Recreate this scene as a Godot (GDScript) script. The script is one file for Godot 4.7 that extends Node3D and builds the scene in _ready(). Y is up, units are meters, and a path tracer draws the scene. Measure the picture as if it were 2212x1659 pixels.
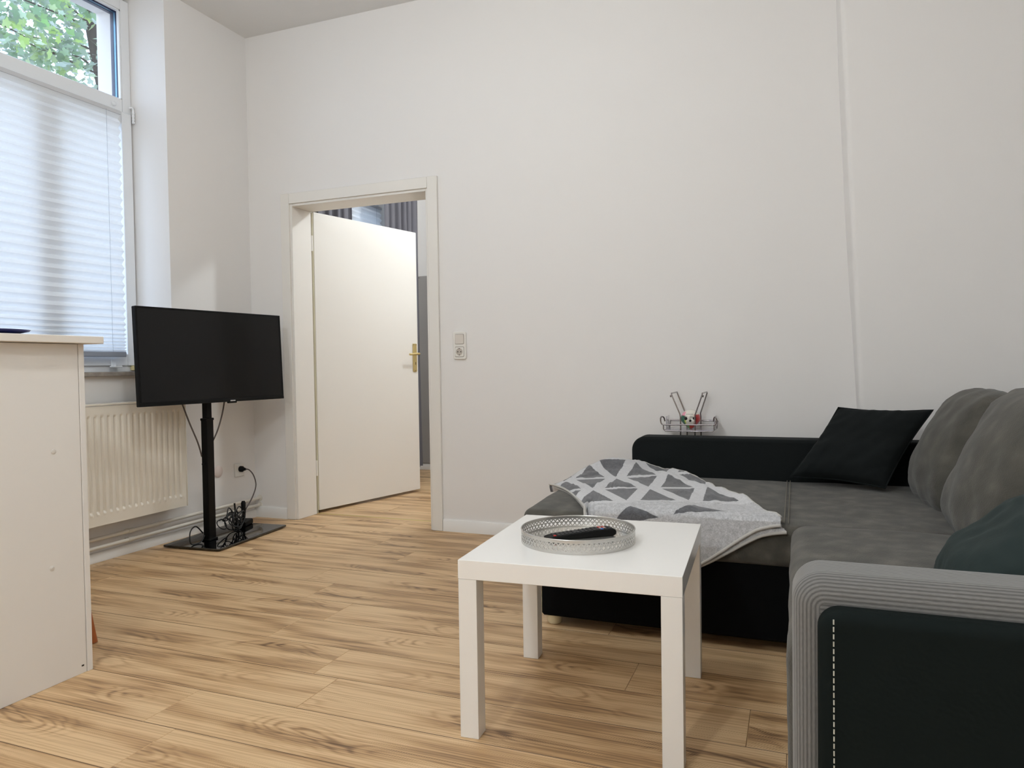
extends Node3D

# ---------------------------------------------------------------- mesh builder
class MB:
	var v := PackedVector3Array()
	var n := PackedVector3Array()
	var t := PackedVector2Array()
	var c := PackedColorArray()
	var ix := PackedInt32Array()
	var col := Color(1, 1, 1)
	var xf := Transform3D()

	func vert(p: Vector3, nr: Vector3, uv := Vector2.ZERO) -> int:
		v.append(xf * p)
		var q: Vector3 = xf.basis * nr
		n.append(q.normalized() if q.length_squared() > 1e-12 else Vector3.UP)
		t.append(uv)
		c.append(col)
		return v.size() - 1

	func tri(a: int, b: int, d: int) -> void:
		var g := (v[b] - v[a]).cross(v[d] - v[a])
		if g.length_squared() < 1e-20:
			return
		if g.dot(n[a] + n[b] + n[d]) > 0.0:
			ix.append_array(PackedInt32Array([a, d, b]))
		else:
			ix.append_array(PackedInt32Array([a, b, d]))

	func quad(a: int, b: int, d: int, e: int) -> void:
		tri(a, b, d)
		tri(a, d, e)

	# flat polygon quad given by corners
	func face(a: Vector3, b: Vector3, d: Vector3, e: Vector3, nr: Vector3, ua := Vector2(0, 0), ub := Vector2(1, 0), ud := Vector2(1, 1), ue := Vector2(0, 1)) -> void:
		var i := vert(a, nr, ua)
		var j := vert(b, nr, ub)
		var k := vert(d, nr, ud)
		var l := vert(e, nr, ue)
		quad(i, j, k, l)

	# chamfered box
	func box(lo: Vector3, hi: Vector3, b := 0.0) -> MB:
		b = minf(b, 0.49 * minf(hi.x - lo.x, minf(hi.y - lo.y, hi.z - lo.z)))
		var ids := {}
		for ax in 3:
			var u := (ax + 1) % 3
			var w := (ax + 2) % 3
			for s in [0, 1]:
				var nr := Vector3.ZERO
				nr[ax] = 1.0 if s else -1.0
				var q := []
				for k in [[0, 0], [1, 0], [1, 1], [0, 1]]:
					var p := Vector3.ZERO
					p[ax] = hi[ax] if s else lo[ax]
					p[u] = hi[u] - b if k[0] else lo[u] + b
					p[w] = hi[w] - b if k[1] else lo[w] + b
					var uv := Vector2(p[u], p[w])
					if ax == 0:
						uv = Vector2(p.z, p.y)
					elif ax == 1:
						uv = Vector2(p.x, p.z)
					else:
						uv = Vector2(p.x, p.y)
					var id := vert(p, nr, uv)
					q.append(id)
					var key := [0, 0, 0]
					key[ax] = s
					key[u] = k[0]
					key[w] = k[1]
					ids[[ax, key[0], key[1], key[2]]] = id
				quad(q[0], q[1], q[2], q[3])
		if b > 0.0:
			for ax in 3:
				var u := (ax + 1) % 3
				var w := (ax + 2) % 3
				for su in [0, 1]:
					for sw in [0, 1]:
						var k0 := [0, 0, 0]
						var k1 := [0, 0, 0]
						k0[ax] = 0
						k1[ax] = 1
						for k in [k0, k1]:
							k[u] = su
							k[w] = sw
						quad(ids[[u, k0[0], k0[1], k0[2]]], ids[[u, k1[0], k1[1], k1[2]]], ids[[w, k1[0], k1[1], k1[2]]], ids[[w, k0[0], k0[1], k0[2]]])
			for a in [0, 1]:
				for d in [0, 1]:
					for e in [0, 1]:
						tri(ids[[0, a, d, e]], ids[[1, a, d, e]], ids[[2, a, d, e]])
		return self

	# tube along points
	func tube(pts: Array, r: float, sides := 8, closed := false, caps := true, r_end := -1.0) -> MB:
		var m := pts.size()
		var side := Vector3.ZERO
		var rings := []
		var dist := 0.0
		var total := m + 1 if closed else m
		for i0 in total:
			var i := i0 % m
			var p: Vector3 = pts[i]
			var a: Vector3 = pts[(i - 1 + m) % m] if closed or i > 0 else pts[i]
			var b: Vector3 = pts[(i + 1) % m] if closed or i < m - 1 else pts[i]
			var tan := (b - a).normalized()
			if side == Vector3.ZERO:
				side = tan.cross(Vector3.UP)
				if side.length() < 0.1:
					side = tan.cross(Vector3.RIGHT)
			side = (side - tan * side.dot(tan)).normalized()
			var up := tan.cross(side)
			if i0 > 0:
				dist += p.distance_to(pts[(i - 1 + m) % m])
			var rr := r if r_end < 0.0 else lerpf(r, r_end, float(i0) / float(total - 1))
			var ring := []
			for k in sides + 1:
				var an := TAU * k / sides
				var d := side * cos(an) + up * sin(an)
				ring.append(vert(p + d * rr, d, Vector2(float(k) / sides, dist)))
			rings.append(ring)
			if caps and not closed and (i0 == 0 or i0 == total - 1):
				var nr := -tan if i0 == 0 else tan
				var cv := vert(p, nr)
				var cr := []
				for k in sides + 1:
					var an := TAU * k / sides
					cr.append(vert(p + (side * cos(an) + up * sin(an)) * rr, nr))
				for k in sides:
					tri(cv, cr[k], cr[k + 1])
		for i in rings.size() - 1:
			for k in sides:
				quad(rings[i][k], rings[i][k + 1], rings[i + 1][k + 1], rings[i + 1][k])
		return self

	# profile of (r, y), turned about y at centre o
	func lathe(o: Vector3, prof: Array, seg := 32, crease := 0.7) -> MB:
		var m := prof.size()
		var sn := []
		for i in m - 1:
			var d: Vector2 = prof[i + 1] - prof[i]
			sn.append(Vector2(d.y, -d.x).normalized())
		for i in m - 1:
			var n0: Vector2 = sn[i]
			var n1: Vector2 = sn[i]
			if i > 0 and sn[i].dot(sn[i - 1]) > crease:
				n0 = (sn[i] + sn[i - 1]).normalized()
			if i < m - 2 and sn[i].dot(sn[i + 1]) > crease:
				n1 = (sn[i] + sn[i + 1]).normalized()
			var ra := []
			var rb := []
			for k in seg + 1:
				var an := TAU * k / seg
				var cs := Vector3(cos(an), 0, sin(an))
				ra.append(vert(o + cs * prof[i].x + Vector3(0, prof[i].y, 0), cs * n0.x + Vector3(0, n0.y, 0), Vector2(float(k) / seg, prof[i].y)))
				rb.append(vert(o + cs * prof[i + 1].x + Vector3(0, prof[i + 1].y, 0), cs * n1.x + Vector3(0, n1.y, 0), Vector2(float(k) / seg, prof[i + 1].y)))
			for k in seg:
				quad(ra[k], ra[k + 1], rb[k + 1], rb[k])
		return self

	# rows of points, smooth normals; wrap_u joins last column to first
	func grid(rows: Array, uvs: Array = [], wrap_u := false, dir := Vector3.ZERO) -> MB:
		var m := rows.size()
		var w: int = rows[0].size()
		var nn := []
		var ctr := Vector3.ZERO
		for r in rows:
			for p in r:
				ctr += p
		ctr /= m * w
		var score := 0.0
		for i in m:
			var nr := []
			for j in w:
				var ja := j - 1
				var jb := j + 1
				if wrap_u:
					ja = w - 2 if j == 0 else j - 1
					jb = 1 if j == w - 1 else j + 1
				else:
					ja = maxi(ja, 0)
					jb = mini(jb, w - 1)
				var du: Vector3 = rows[i][jb] - rows[i][ja]
				var dv: Vector3 = rows[mini(i + 1, m - 1)][j] - rows[maxi(i - 1, 0)][j]
				var q := du.cross(dv)
				if q.length_squared() < 1e-16:
					var i2 := clampi(i, 1, m - 2)
					du = rows[i2][jb] - rows[i2][ja]
					q = du.cross(dv)
				q = q.normalized()
				nr.append(q)
				score += q.dot(rows[i][j] - ctr if dir == Vector3.ZERO else dir)
			nn.append(nr)
		var sg := -1.0 if score < 0.0 else 1.0
		var id := []
		for i in m:
			var r := []
			for j in w:
				var uv: Vector2 = uvs[i][j] if uvs.size() else Vector2(float(j) / (w - 1), float(i) / (m - 1))
				r.append(vert(rows[i][j], nn[i][j] * sg, uv))
			id.append(r)
		for i in m - 1:
			for j in w - 1:
				quad(id[i][j], id[i][j + 1], id[i + 1][j + 1], id[i + 1][j])
		return self

	# closed outline in xy, pushed from z0 to z1, rounded rims of radius b
	func extrude(outline: PackedVector2Array, z0: float, z1: float, b := 0.0, steps := 3, crease := 0.6) -> MB:
		var m := outline.size()
		var area := 0.0
		for i in m:
			area += outline[i].cross(outline[(i + 1) % m])
		if area < 0:
			outline.reverse()
		var en := []
		for i in m:
			var d := (outline[(i + 1) % m] - outline[i]).normalized()
			en.append(Vector2(d.y, -d.x))
		var miter := []
		for i in m:
			var a: Vector2 = en[(i - 1 + m) % m]
			var d: Vector2 = en[i]
			var s := (a + d).normalized()
			miter.append(s / maxf(s.dot(d), 0.35))
		var rings := []
		if b > 0:
			for k in steps + 1:
				var an := PI / 2 * (1.0 - float(k) / steps)
				rings.append([b * (1 - cos(an)), z0 + b * (1 - sin(an)), -sin(an)])
			for k in steps + 1:
				var an := PI / 2 * float(k) / steps
				rings.append([b * (1 - cos(an)), z1 - b * (1 - sin(an)), sin(an)])
		else:
			rings = [[0.0, z0, 0.0], [0.0, z1, 0.0]]
		var arc := 0.0
		var arcs := [0.0]
		for k in range(1, rings.size()):
			arc += Vector2(rings[k][0] - rings[k - 1][0], rings[k][1] - rings[k - 1][1]).length()
			arcs.append(arc)
		var run := 0.0
		for i in m:
			var j := (i + 1) % m
			var na: Vector2 = en[i]
			var nb: Vector2 = en[i]
			if en[(i - 1 + m) % m].dot(en[i]) > crease:
				na = (en[(i - 1 + m) % m] + en[i]).normalized()
			if en[j].dot(en[i]) > crease:
				nb = (en[j] + en[i]).normalized()
			var l := outline[i].distance_to(outline[j])
			var prev := []
			for k in rings.size():
				var ins: float = rings[k][0]
				var z: float = rings[k][1]
				var nz: float = rings[k][2]
				var h := sqrt(maxf(0, 1 - nz * nz))
				var pa: Vector2 = outline[i] - miter[i] * ins
				var pb: Vector2 = outline[j] - miter[j] * ins
				var cur := [vert(Vector3(pa.x, pa.y, z), Vector3(na.x * h, na.y * h, nz), Vector2(run, arcs[k])), vert(Vector3(pb.x, pb.y, z), Vector3(nb.x * h, nb.y * h, nz), Vector2(run + l, arcs[k]))]
				if prev.size():
					quad(prev[0], prev[1], cur[1], cur[0])
				prev = cur
			run += l
		for s in [0, 1]:
			var rg = rings[0] if s == 0 else rings[rings.size() - 1]
			var poly := PackedVector2Array()
			for i in m:
				poly.append(outline[i] - miter[i] * rg[0])
			var tr := Geometry2D.triangulate_polygon(poly)
			if tr.is_empty():
				push_error("cap")
			var ids := []
			for q in poly:
				ids.append(vert(Vector3(q.x, q.y, rg[1]), Vector3(0, 0, -1 if s == 0 else 1), q))
			for i in range(0, tr.size(), 3):
				tri(ids[tr[i]], ids[tr[i + 1]], ids[tr[i + 2]])
		return self

	# soft box: every face a grid, corners of radius r, moved by fn(p, normal) -> p
	func soft_box(lo: Vector3, hi: Vector3, r: float, cells: int, fn = null) -> MB:
		var il := lo + Vector3.ONE * r
		var ih := hi - Vector3.ONE * r
		for ax in 3:
			var u := (ax + 1) % 3
			var w := (ax + 2) % 3
			for s in [0, 1]:
				var pts := []
				var nrs := []
				for i in cells + 1:
					var pr := []
					var nr := []
					for j in cells + 1:
						var p := Vector3.ZERO
						p[ax] = hi[ax] if s else lo[ax]
						p[u] = lerpf(lo[u], hi[u], ease_c(float(j) / cells))
						p[w] = lerpf(lo[w], hi[w], ease_c(float(i) / cells))
						var q := p.clamp(il, ih)
						var d := (p - q).normalized()
						p = q + d * r
						if fn != null:
							p = fn.call(p, d)
						pr.append(p)
						nr.append(d)
					pts.append(pr)
					nrs.append(nr)
				var id := []
				for i in cells + 1:
					var row := []
					for j in cells + 1:
						var nr: Vector3 = nrs[i][j]
						if fn != null:
							var du: Vector3 = pts[i][mini(j + 1, cells)] - pts[i][maxi(j - 1, 0)]
							var dv: Vector3 = pts[mini(i + 1, cells)][j] - pts[maxi(i - 1, 0)][j]
							var q := du.cross(dv).normalized()
							if q.dot(nr) < 0:
								q = -q
							var rim := i == 0 or j == 0 or i == cells or j == cells
							nr = nr if rim else q
						var p: Vector3 = pts[i][j]
						row.append(vert(p, nr, Vector2(p[u], p[w])))
					id.append(row)
				for i in cells:
					for j in cells:
						quad(id[i][j], id[i][j + 1], id[i + 1][j + 1], id[i + 1][j])
		return self

	func ease_c(x: float) -> float:
		return x - 0.11 * sin(TAU * x)

	func mesh() -> ArrayMesh:
		var a := []
		a.resize(Mesh.ARRAY_MAX)
		a[Mesh.ARRAY_VERTEX] = v
		a[Mesh.ARRAY_NORMAL] = n
		a[Mesh.ARRAY_TEX_UV] = t
		a[Mesh.ARRAY_COLOR] = c
		a[Mesh.ARRAY_INDEX] = ix
		var m := ArrayMesh.new()
		m.add_surface_from_arrays(Mesh.PRIMITIVE_TRIANGLES, a)
		return m

# ---------------------------------------------------------------- scene helpers
var used := {}
var rng := RandomNumberGenerator.new()
var M := {}

func numbered(called: String) -> String:
	if not used.has(called):
		used[called] = 0
		return called
	used[called] += 1
	return "%s_%03d" % [called, used[called]]

func tag(o: Node, label: String, category: String, group := "") -> Node:
	o.set_meta("label", label)
	o.set_meta("category", category)
	if group:
		o.set_meta("group", group)
	return o

func thing(called: String, label: String, category: String, at := Vector3.ZERO, group := "") -> Node3D:
	var o := Node3D.new()
	o.name = numbered(called)
	add_child(o)
	o.position = at
	tag(o, label, category, group)
	return o

func part(called: String, b: MB, m: Material, parent: Node = self) -> MeshInstance3D:
	var o := MeshInstance3D.new()
	o.name = numbered(called) if parent == self else called
	o.mesh = b.mesh()
	o.material_override = m
	o.cast_shadow = GeometryInstance3D.SHADOW_CASTING_SETTING_ON
	parent.add_child(o, true)
	return o

func struct(called: String, b: MB, m: Material) -> MeshInstance3D:
	var o := part(called, b, m)
	o.set_meta("kind", "structure")
	return o

func struct_root(called: String, at := Vector3.ZERO) -> Node3D:
	var o := Node3D.new()
	o.name = called
	add_child(o)
	o.position = at
	o.set_meta("kind", "structure")
	return o

func mat(c: Color, rough := 0.6, opts := {}) -> StandardMaterial3D:
	var m := StandardMaterial3D.new()
	m.albedo_color = c
	m.roughness = rough
	for k in opts:
		m.set(k, opts[k])
	return m

func rgb(r: float, g: float, b: float) -> Color:
	return Color(r / 255.0, g / 255.0, b / 255.0)

func noise_tex(seed_: int, freq: float, colors: Array, size := 512, oct := 4, offs: Array = []) -> NoiseTexture2D:
	var n := FastNoiseLite.new()
	n.seed = seed_
	n.frequency = freq
	n.fractal_octaves = oct
	n.noise_type = FastNoiseLite.TYPE_SIMPLEX_SMOOTH
	var t := NoiseTexture2D.new()
	t.width = size
	t.height = size
	t.seamless = true
	t.noise = n
	var g := Gradient.new()
	var o := PackedFloat32Array()
	var c := PackedColorArray()
	for i in colors.size():
		o.append(offs[i] if offs.size() else float(i) / (colors.size() - 1))
		c.append(colors[i])
	g.offsets = o
	g.colors = c
	t.color_ramp = g
	return t

func rrect(lo: Vector2, hi: Vector2, r: Array, seg := 6) -> PackedVector2Array:
	# corners counter-clockwise from (lo.x, lo.y)
	var p := PackedVector2Array()
	var cs := [lo, Vector2(hi.x, lo.y), hi, Vector2(lo.x, hi.y)]
	var sx := [1, -1, -1, 1]
	var sy := [1, 1, -1, -1]
	for i in 4:
		var rr: float = r[i]
		if rr <= 0.0:
			p.append(cs[i])
			continue
		var ct: Vector2 = cs[i] + Vector2(sx[i], sy[i]) * rr
		for k in seg + 1:
			var an := PI + PI / 2 * i + PI / 2 * k / seg
			p.append(ct + Vector2(cos(an), sin(an)) * rr)
	return p

func smooth_path(pts: Array, per := 6, closed := false) -> Array:
	var out := []
	var m := pts.size()
	var segs := m if closed else m - 1
	for i in segs:
		var p0: Vector3 = pts[(i - 1 + m) % m] if closed or i > 0 else pts[i]
		var p1: Vector3 = pts[i]
		var p2: Vector3 = pts[(i + 1) % m]
		var p3: Vector3 = pts[(i + 2) % m] if closed or i + 2 < m else p2
		for k in per:
			out.append(p1.cubic_interpolate(p2, p0, p3, float(k) / per))
	if not closed:
		out.append(pts[m - 1])
	return out

func fbm(n: FastNoiseLite, p: Vector3) -> float:
	return n.get_noise_3dv(p)

# ---------------------------------------------------------------- textures
func wood_image(seed_: int, w := 1600, h := 256) -> ImageTexture:
	var na := FastNoiseLite.new()
	na.seed = seed_
	na.frequency = 1.0
	na.fractal_octaves = 3
	var nb := FastNoiseLite.new()
	nb.seed = seed_ + 91
	nb.frequency = 1.0
	nb.fractal_octaves = 1
	var data := PackedByteArray()
	data.resize(w * h * 3)
	var light := Vector3(0.880, 0.750, 0.580)
	var mid := Vector3(0.745, 0.595, 0.425)
	var dark := Vector3(0.46, 0.345, 0.235)
	var i := 0
	var mer := PackedFloat32Array()
	var dep := PackedFloat32Array()
	var msk := PackedFloat32Array()
	for x in w:
		var u := 1.29 * x / w
		mer.append(0.103 + 0.075 * nb.get_noise_2d(u * 1.3, 3.0))
		dep.append(0.05 + 0.075 * na.get_noise_2d(u * 1.0, 17.0))
		msk.append(clampf(0.45 + 1.5 * nb.get_noise_2d(u * 1.5, 40.0), 0.0, 1.0))
	for y in h:
		var q := 0.206 * y / h
		for x in w:
			var u := 1.29 * x / w
			var warp := na.get_noise_2d(u * 3.0, q * 22.0)
			var d := q - mer[x] + warp * 0.016
			var r := sqrt(d * d * 0.55 + dep[x] * dep[x])
			var g := sin(r * 640.0 + warp * 2.6)
			g = g * 0.5 + 0.5
			g = g * g
			var patch := clampf(0.5 + 1.35 * na.get_noise_2d(u * 1.1 + 60.0, q * 9.0), 0.0, 1.0)
			var fib := nb.get_noise_2d(u * 5.0, q * 800.0)
			var fib2 := nb.get_noise_2d(u * 1.5 + 30.0, q * 130.0)
			var near := exp(-d * d * 900.0)
			var tt := 0.10 + 0.50 * patch * patch + 0.40 * g * msk[x] * (0.25 + near) + 0.13 * fib + 0.27 * fib2
			var saw := nb.get_noise_2d(u * 3.2 + 9.0, q * 9.0 + 70.0)
			if saw > 0.22:
				var s := sin((u + q * 0.55) * 900.0 + warp * 4.0)
				tt -= maxf(0.0, s) * minf(0.5, (saw - 0.22) * 1.6) * (0.5 + fib)
			tt = clampf(tt, 0.0, 1.0)
			if y >= h - 5:
				tt = 1.0
			var c := light.lerp(mid, minf(1.0, tt * 2.0)) if tt < 0.5 else mid.lerp(dark, tt * 2.0 - 1.0)
			if y >= h - 5:
				c = Vector3(0.38, 0.28, 0.19)
			data[i] = int(c.x * 255.0)
			data[i + 1] = int(c.y * 255.0)
			data[i + 2] = int(c.z * 255.0)
			i += 3
	return ImageTexture.create_from_image(Image.create_from_data(w, h, false, Image.FORMAT_RGB8, data))

func blanket_image(size := 800) -> ImageTexture:
	var n := FastNoiseLite.new()
	n.seed = 5
	n.frequency = 1.0
	n.fractal_octaves = 2
	var data := PackedByteArray()
	data.resize(size * size * 3)
	var i := 0
	var ph := 0.29
	var pw := 0.222
	for y in size:
		var w := 1.25 * y / size
		for x in size:
			var u := 1.25 * x / size
			var fz := n.get_noise_2d(u * 130.0, w * 260.0) + 0.6 * n.get_noise_2d(u * 45.0 + 7.0, w * 45.0)
			# bands of triangles, apex up and apex down in turn, lying askew on the cloth
			var al := (u + 2.2) * 0.956 - (w + 0.22) * 0.292
			var bl := (u + 2.2) * 0.292 + (w + 0.22) * 0.956
			var row := floori((bl - 1.675) / ph)
			var f := (bl - 1.675 - row * ph) / 0.252
			var ca := (al - 2.343) / pw + (0.5 if posmod(row, 2) == 1 else 0.0)
			var up := absf(ca - floorf(ca + 0.5)) * pw
			var dn := absf(ca - floorf(ca) - 0.5) * pw
			var dark := row <= 0 and f < 1.0 and (up < 0.066 * (f - 0.04) or dn < 0.066 * (0.96 - f))
			if row == 1 and f > 0.18 and f < 0.5 and al < 2.56:
				dark = absf((al - 2.46) / pw - roundf((al - 2.46) / pw)) * pw < 0.085 * (f - 0.18) / 0.32
			var b := 0.80 + 0.05 * fz
			if dark:
				b = 0.36 + 0.07 * fz
			elif row > 0:
				b = 0.74 + 0.11 * fz
			data[i] = int(clampf(b, 0, 1) * 254.0)
			data[i + 1] = int(clampf(b * 0.995, 0, 1) * 254.0)
			data[i + 2] = int(clampf(b * (1.0 if not dark else 1.03), 0, 1) * 254.0)
			i += 3
	return ImageTexture.create_from_image(Image.create_from_data(size, size, false, Image.FORMAT_RGB8, data))

func ridge_image() -> ImageTexture:
	var im := Image.create(64, 64, false, Image.FORMAT_RGB8)
	var r := RandomNumberGenerator.new()
	r.seed = 4
	for y in 64:
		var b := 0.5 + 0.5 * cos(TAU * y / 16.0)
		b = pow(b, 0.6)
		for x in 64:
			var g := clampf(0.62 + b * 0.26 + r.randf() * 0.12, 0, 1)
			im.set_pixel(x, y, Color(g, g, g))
	return ImageTexture.create_from_image(im)

func make_materials() -> void:
	M.wall = mat(rgb(238, 234, 230), 0.92)
	M.ceiling = mat(rgb(236, 234, 231), 0.95)
	M.trim = mat(rgb(240, 237, 232), 0.45)
	M.door = mat(rgb(238, 233, 225), 0.38)
	M.door_edge = mat(rgb(206, 198, 172), 0.45)
	M.pvc = mat(rgb(240, 240, 240), 0.35)
	M.pvc_dark = mat(rgb(120, 122, 130), 0.5)
	M.gasket = mat(rgb(22, 36, 72), 0.35)
	M.spacer = mat(rgb(120, 165, 190), 0.25, {"metallic": 0.5})
	M.glass = mat(Color(1, 1, 1, 0.04), 0.0, {"transparency": BaseMaterial3D.TRANSPARENCY_ALPHA})
	M.plastic_clear = mat(Color(0.82, 0.80, 0.84, 0.45), 0.1, {"transparency": BaseMaterial3D.TRANSPARENCY_ALPHA})
	M.blind = mat(rgb(246, 248, 250), 0.9, {"backlight_enabled": true, "backlight": Color(0.8, 0.8, 0.8)})
	M.rail = mat(rgb(150, 154, 164), 0.45)
	M.rail_light = mat(rgb(206, 206, 208), 0.45)
	M.sill = mat(rgb(178, 172, 166), 0.5)
	M.sill.albedo_texture = noise_tex(8, 0.03, [rgb(205, 200, 196), rgb(255, 252, 248)], 256, 4)
	M.sill.uv1_triplanar = true
	M.sill.uv1_scale = Vector3.ONE * 3.0
	M.beige = mat(rgb(214, 200, 150), 0.5)
	M.facade = mat(rgb(236, 232, 226), 0.95)
	M.radiator = mat(rgb(243, 235, 220), 0.4)
	M.pipe = mat(rgb(228, 221, 208), 0.45)
	M.socket = mat(rgb(236, 232, 224), 0.3)
	M.socket_dark = mat(rgb(60, 52, 46), 0.6)
	M.brass = mat(rgb(206, 184, 128), 0.32, {"metallic": 0.75})
	M.black = mat(rgb(11, 11, 11), 0.5, {"metallic_specular": 0.3})
	M.black_cable = mat(rgb(18, 18, 19), 0.55)
	M.grey_cable = mat(rgb(88, 78, 74), 0.6)
	M.black_metal = mat(rgb(7, 7, 7), 0.45, {"metallic_specular": 0.28})
	M.black_glass = mat(rgb(6, 6, 7), 0.03, {"metallic_specular": 0.75})
	M.screen = mat(rgb(8, 8, 9), 0.16, {"metallic_specular": 0.38})
	M.badge = mat(rgb(205, 205, 205), 0.4, {"metallic": 0.3})
	M.melamine = mat(rgb(238, 233, 226), 0.5)
	M.worktop = mat(rgb(236, 228, 217), 0.45)
	M.caps = mat(rgb(226, 220, 212), 0.5)
	M.lack = mat(rgb(246, 243, 238), 0.16)
	M.lack_leg = mat(rgb(244, 241, 236), 0.3)
	M.chrome = mat(rgb(158, 152, 152), 0.16, {"metallic": 1.0})
	M.tray = mat(rgb(206, 204, 200), 0.24, {"metallic": 0.85})
	M.mirror = mat(rgb(238, 236, 230), 0.16, {"metallic": 0.85})
	M.blue = mat(rgb(22, 30, 110), 0.4)
	M.stool = mat(rgb(168, 92, 40), 0.5)
	M.curtain = mat(rgb(112, 110, 116), 0.9, {"rim_enabled": true, "rim": 0.3})
	M.grey_panel = mat(rgb(168, 164, 160), 0.7)
	M.plank_edge = mat(rgb(110, 84, 58), 0.8)
	M.subfloor = mat(rgb(60, 46, 34), 0.9)
	# sofa cloth
	var fab := {"uv1_triplanar": true, "rim_enabled": true, "rim": 0.35, "rim_tint": 0.4}
	M.cloth = mat(Color(1, 1, 1), 0.95, fab)
	M.cloth.albedo_texture = noise_tex(21, 0.012, [rgb(74, 72, 66), rgb(86, 83, 76), rgb(108, 104, 95)], 512, 6, [0.15, 0.55, 1.0])
	M.cloth.uv1_scale = Vector3.ONE * 1.6
	M.cloth.heightmap_enabled = true
	M.cloth.heightmap_texture = noise_tex(22, 0.22, [Color(0, 0, 0), Color(1, 1, 1)], 512, 3)
	M.cloth.heightmap_scale = 0.12
	M.cloth_near = mat(Color(1, 1, 1), 0.9, {"rim_enabled": true, "rim": 0.9, "rim_tint": 0.3})
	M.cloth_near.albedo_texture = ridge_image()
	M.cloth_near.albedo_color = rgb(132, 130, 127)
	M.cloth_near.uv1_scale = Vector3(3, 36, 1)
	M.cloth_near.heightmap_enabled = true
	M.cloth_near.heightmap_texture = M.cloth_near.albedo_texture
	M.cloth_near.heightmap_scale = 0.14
	var grain := noise_tex(23, 0.18, [Color(0, 0, 0), Color(1, 1, 1)], 256, 3)
	M.dark = mat(rgb(27, 30, 30), 0.85, {"uv1_triplanar": true, "rim_enabled": true, "rim": 0.18, "heightmap_enabled": true, "heightmap_texture": grain, "heightmap_scale": 0.04})
	M.dark.uv1_scale = Vector3.ONE * 2.0
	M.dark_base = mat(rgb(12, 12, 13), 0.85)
	M.teal = mat(rgb(45, 54, 53), 0.85, {"uv1_triplanar": true, "rim_enabled": true, "rim": 0.45, "rim_tint": 0.7, "heightmap_enabled": true, "heightmap_texture": grain, "heightmap_scale": 0.04})
	M.teal.uv1_scale = Vector3.ONE * 2.0
	M.panel = mat(rgb(21, 27, 26), 0.8, {"uv1_triplanar": true, "rim_enabled": true, "rim": 0.14, "rim_tint": 0.9, "heightmap_enabled": true, "heightmap_texture": grain, "heightmap_scale": 0.04})
	M.panel.uv1_scale = Vector3.ONE * 2.0
	for k in [M.cloth, M.cloth_near, M.dark, M.dark_base, M.teal, M.panel]:
		k.metallic_specular = 0.2
	M.stitch = mat(rgb(196, 196, 184), 0.8)
	M.seam = mat(rgb(126, 120, 108), 0.9)
	M.foot = mat(rgb(226, 214, 180), 0.5)
	M.blanket = mat(Color(1, 1, 1), 0.95, {"rim_enabled": true, "rim": 0.5})
	M.blanket.albedo_texture = blanket_image()
	M.blanket.uv1_scale = Vector3(1.0 / 1.25, 1.0 / 1.25, 1)
	M.blanket_edge = mat(rgb(190, 186, 180), 0.95, {"rim_enabled": true, "rim": 0.5})
	M.wood = []
	for s in 6:
		var w := mat(Color(1, 1, 1), 0.42)
		w.albedo_texture = wood_image(100 + s * 37)
		w.metallic_specular = 0.45
		M.wood.append(w)
	M.bark = mat(rgb(58, 48, 42), 0.95)
	M.leaves = []
	for c in [rgb(104, 170, 50), rgb(52, 122, 58), rgb(160, 200, 56), rgb(66, 132, 66)]:
		M.leaves.append(mat(c, 0.55, {"backlight_enabled": true, "backlight": Color(0.9, 0.9, 0.9), "cull_mode": BaseMaterial3D.CULL_DISABLED}))
	M.ground = mat(rgb(150, 148, 144), 0.95)

# ---------------------------------------------------------------- build
const FLOOR_Y := 0.0
const CEIL := 3.07
const PL := 0.206

func _ready() -> void:
	rng.seed = 77
	var cam := Camera3D.new()
	cam.name = "camera"
	cam.position = Vector3(3.2695, 0.9523, 3.7685)
	cam.rotation = Vector3(-0.0249, 0.3725, -0.0147)
	cam.fov = 55.713
	cam.near = 0.05
	cam.far = 200.0
	add_child(cam)
	cam.current = true
	var env := Environment.new()
	env.background_mode = Environment.BG_SKY
	var sky := Sky.new()
	var sm := ProceduralSkyMaterial.new()
	sm.sky_top_color = rgb(198, 222, 255)
	sm.sky_horizon_color = rgb(212, 232, 255)
	sm.ground_horizon_color = rgb(200, 200, 200)
	sm.ground_bottom_color = rgb(140, 140, 138)
	sky.sky_material = sm
	env.sky = sky
	env.background_energy_multiplier = 3.5
	env.tonemap_mode = Environment.TONE_MAPPER_LINEAR
	env.tonemap_exposure = 1.07
	env.sdfgi_enabled = true
	env.ssao_enabled = true
	env.ssil_enabled = true
	var we := WorldEnvironment.new()
	we.name = "world"
	we.environment = env
	add_child(we)
	make_materials()
	lamps()
	shell()
	floors()
	windows()
	door()
	sofa()
	table()
	television()
	radiator()
	counter()
	rack()
	small_fittings()
	bedroom()
	outside()

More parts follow.
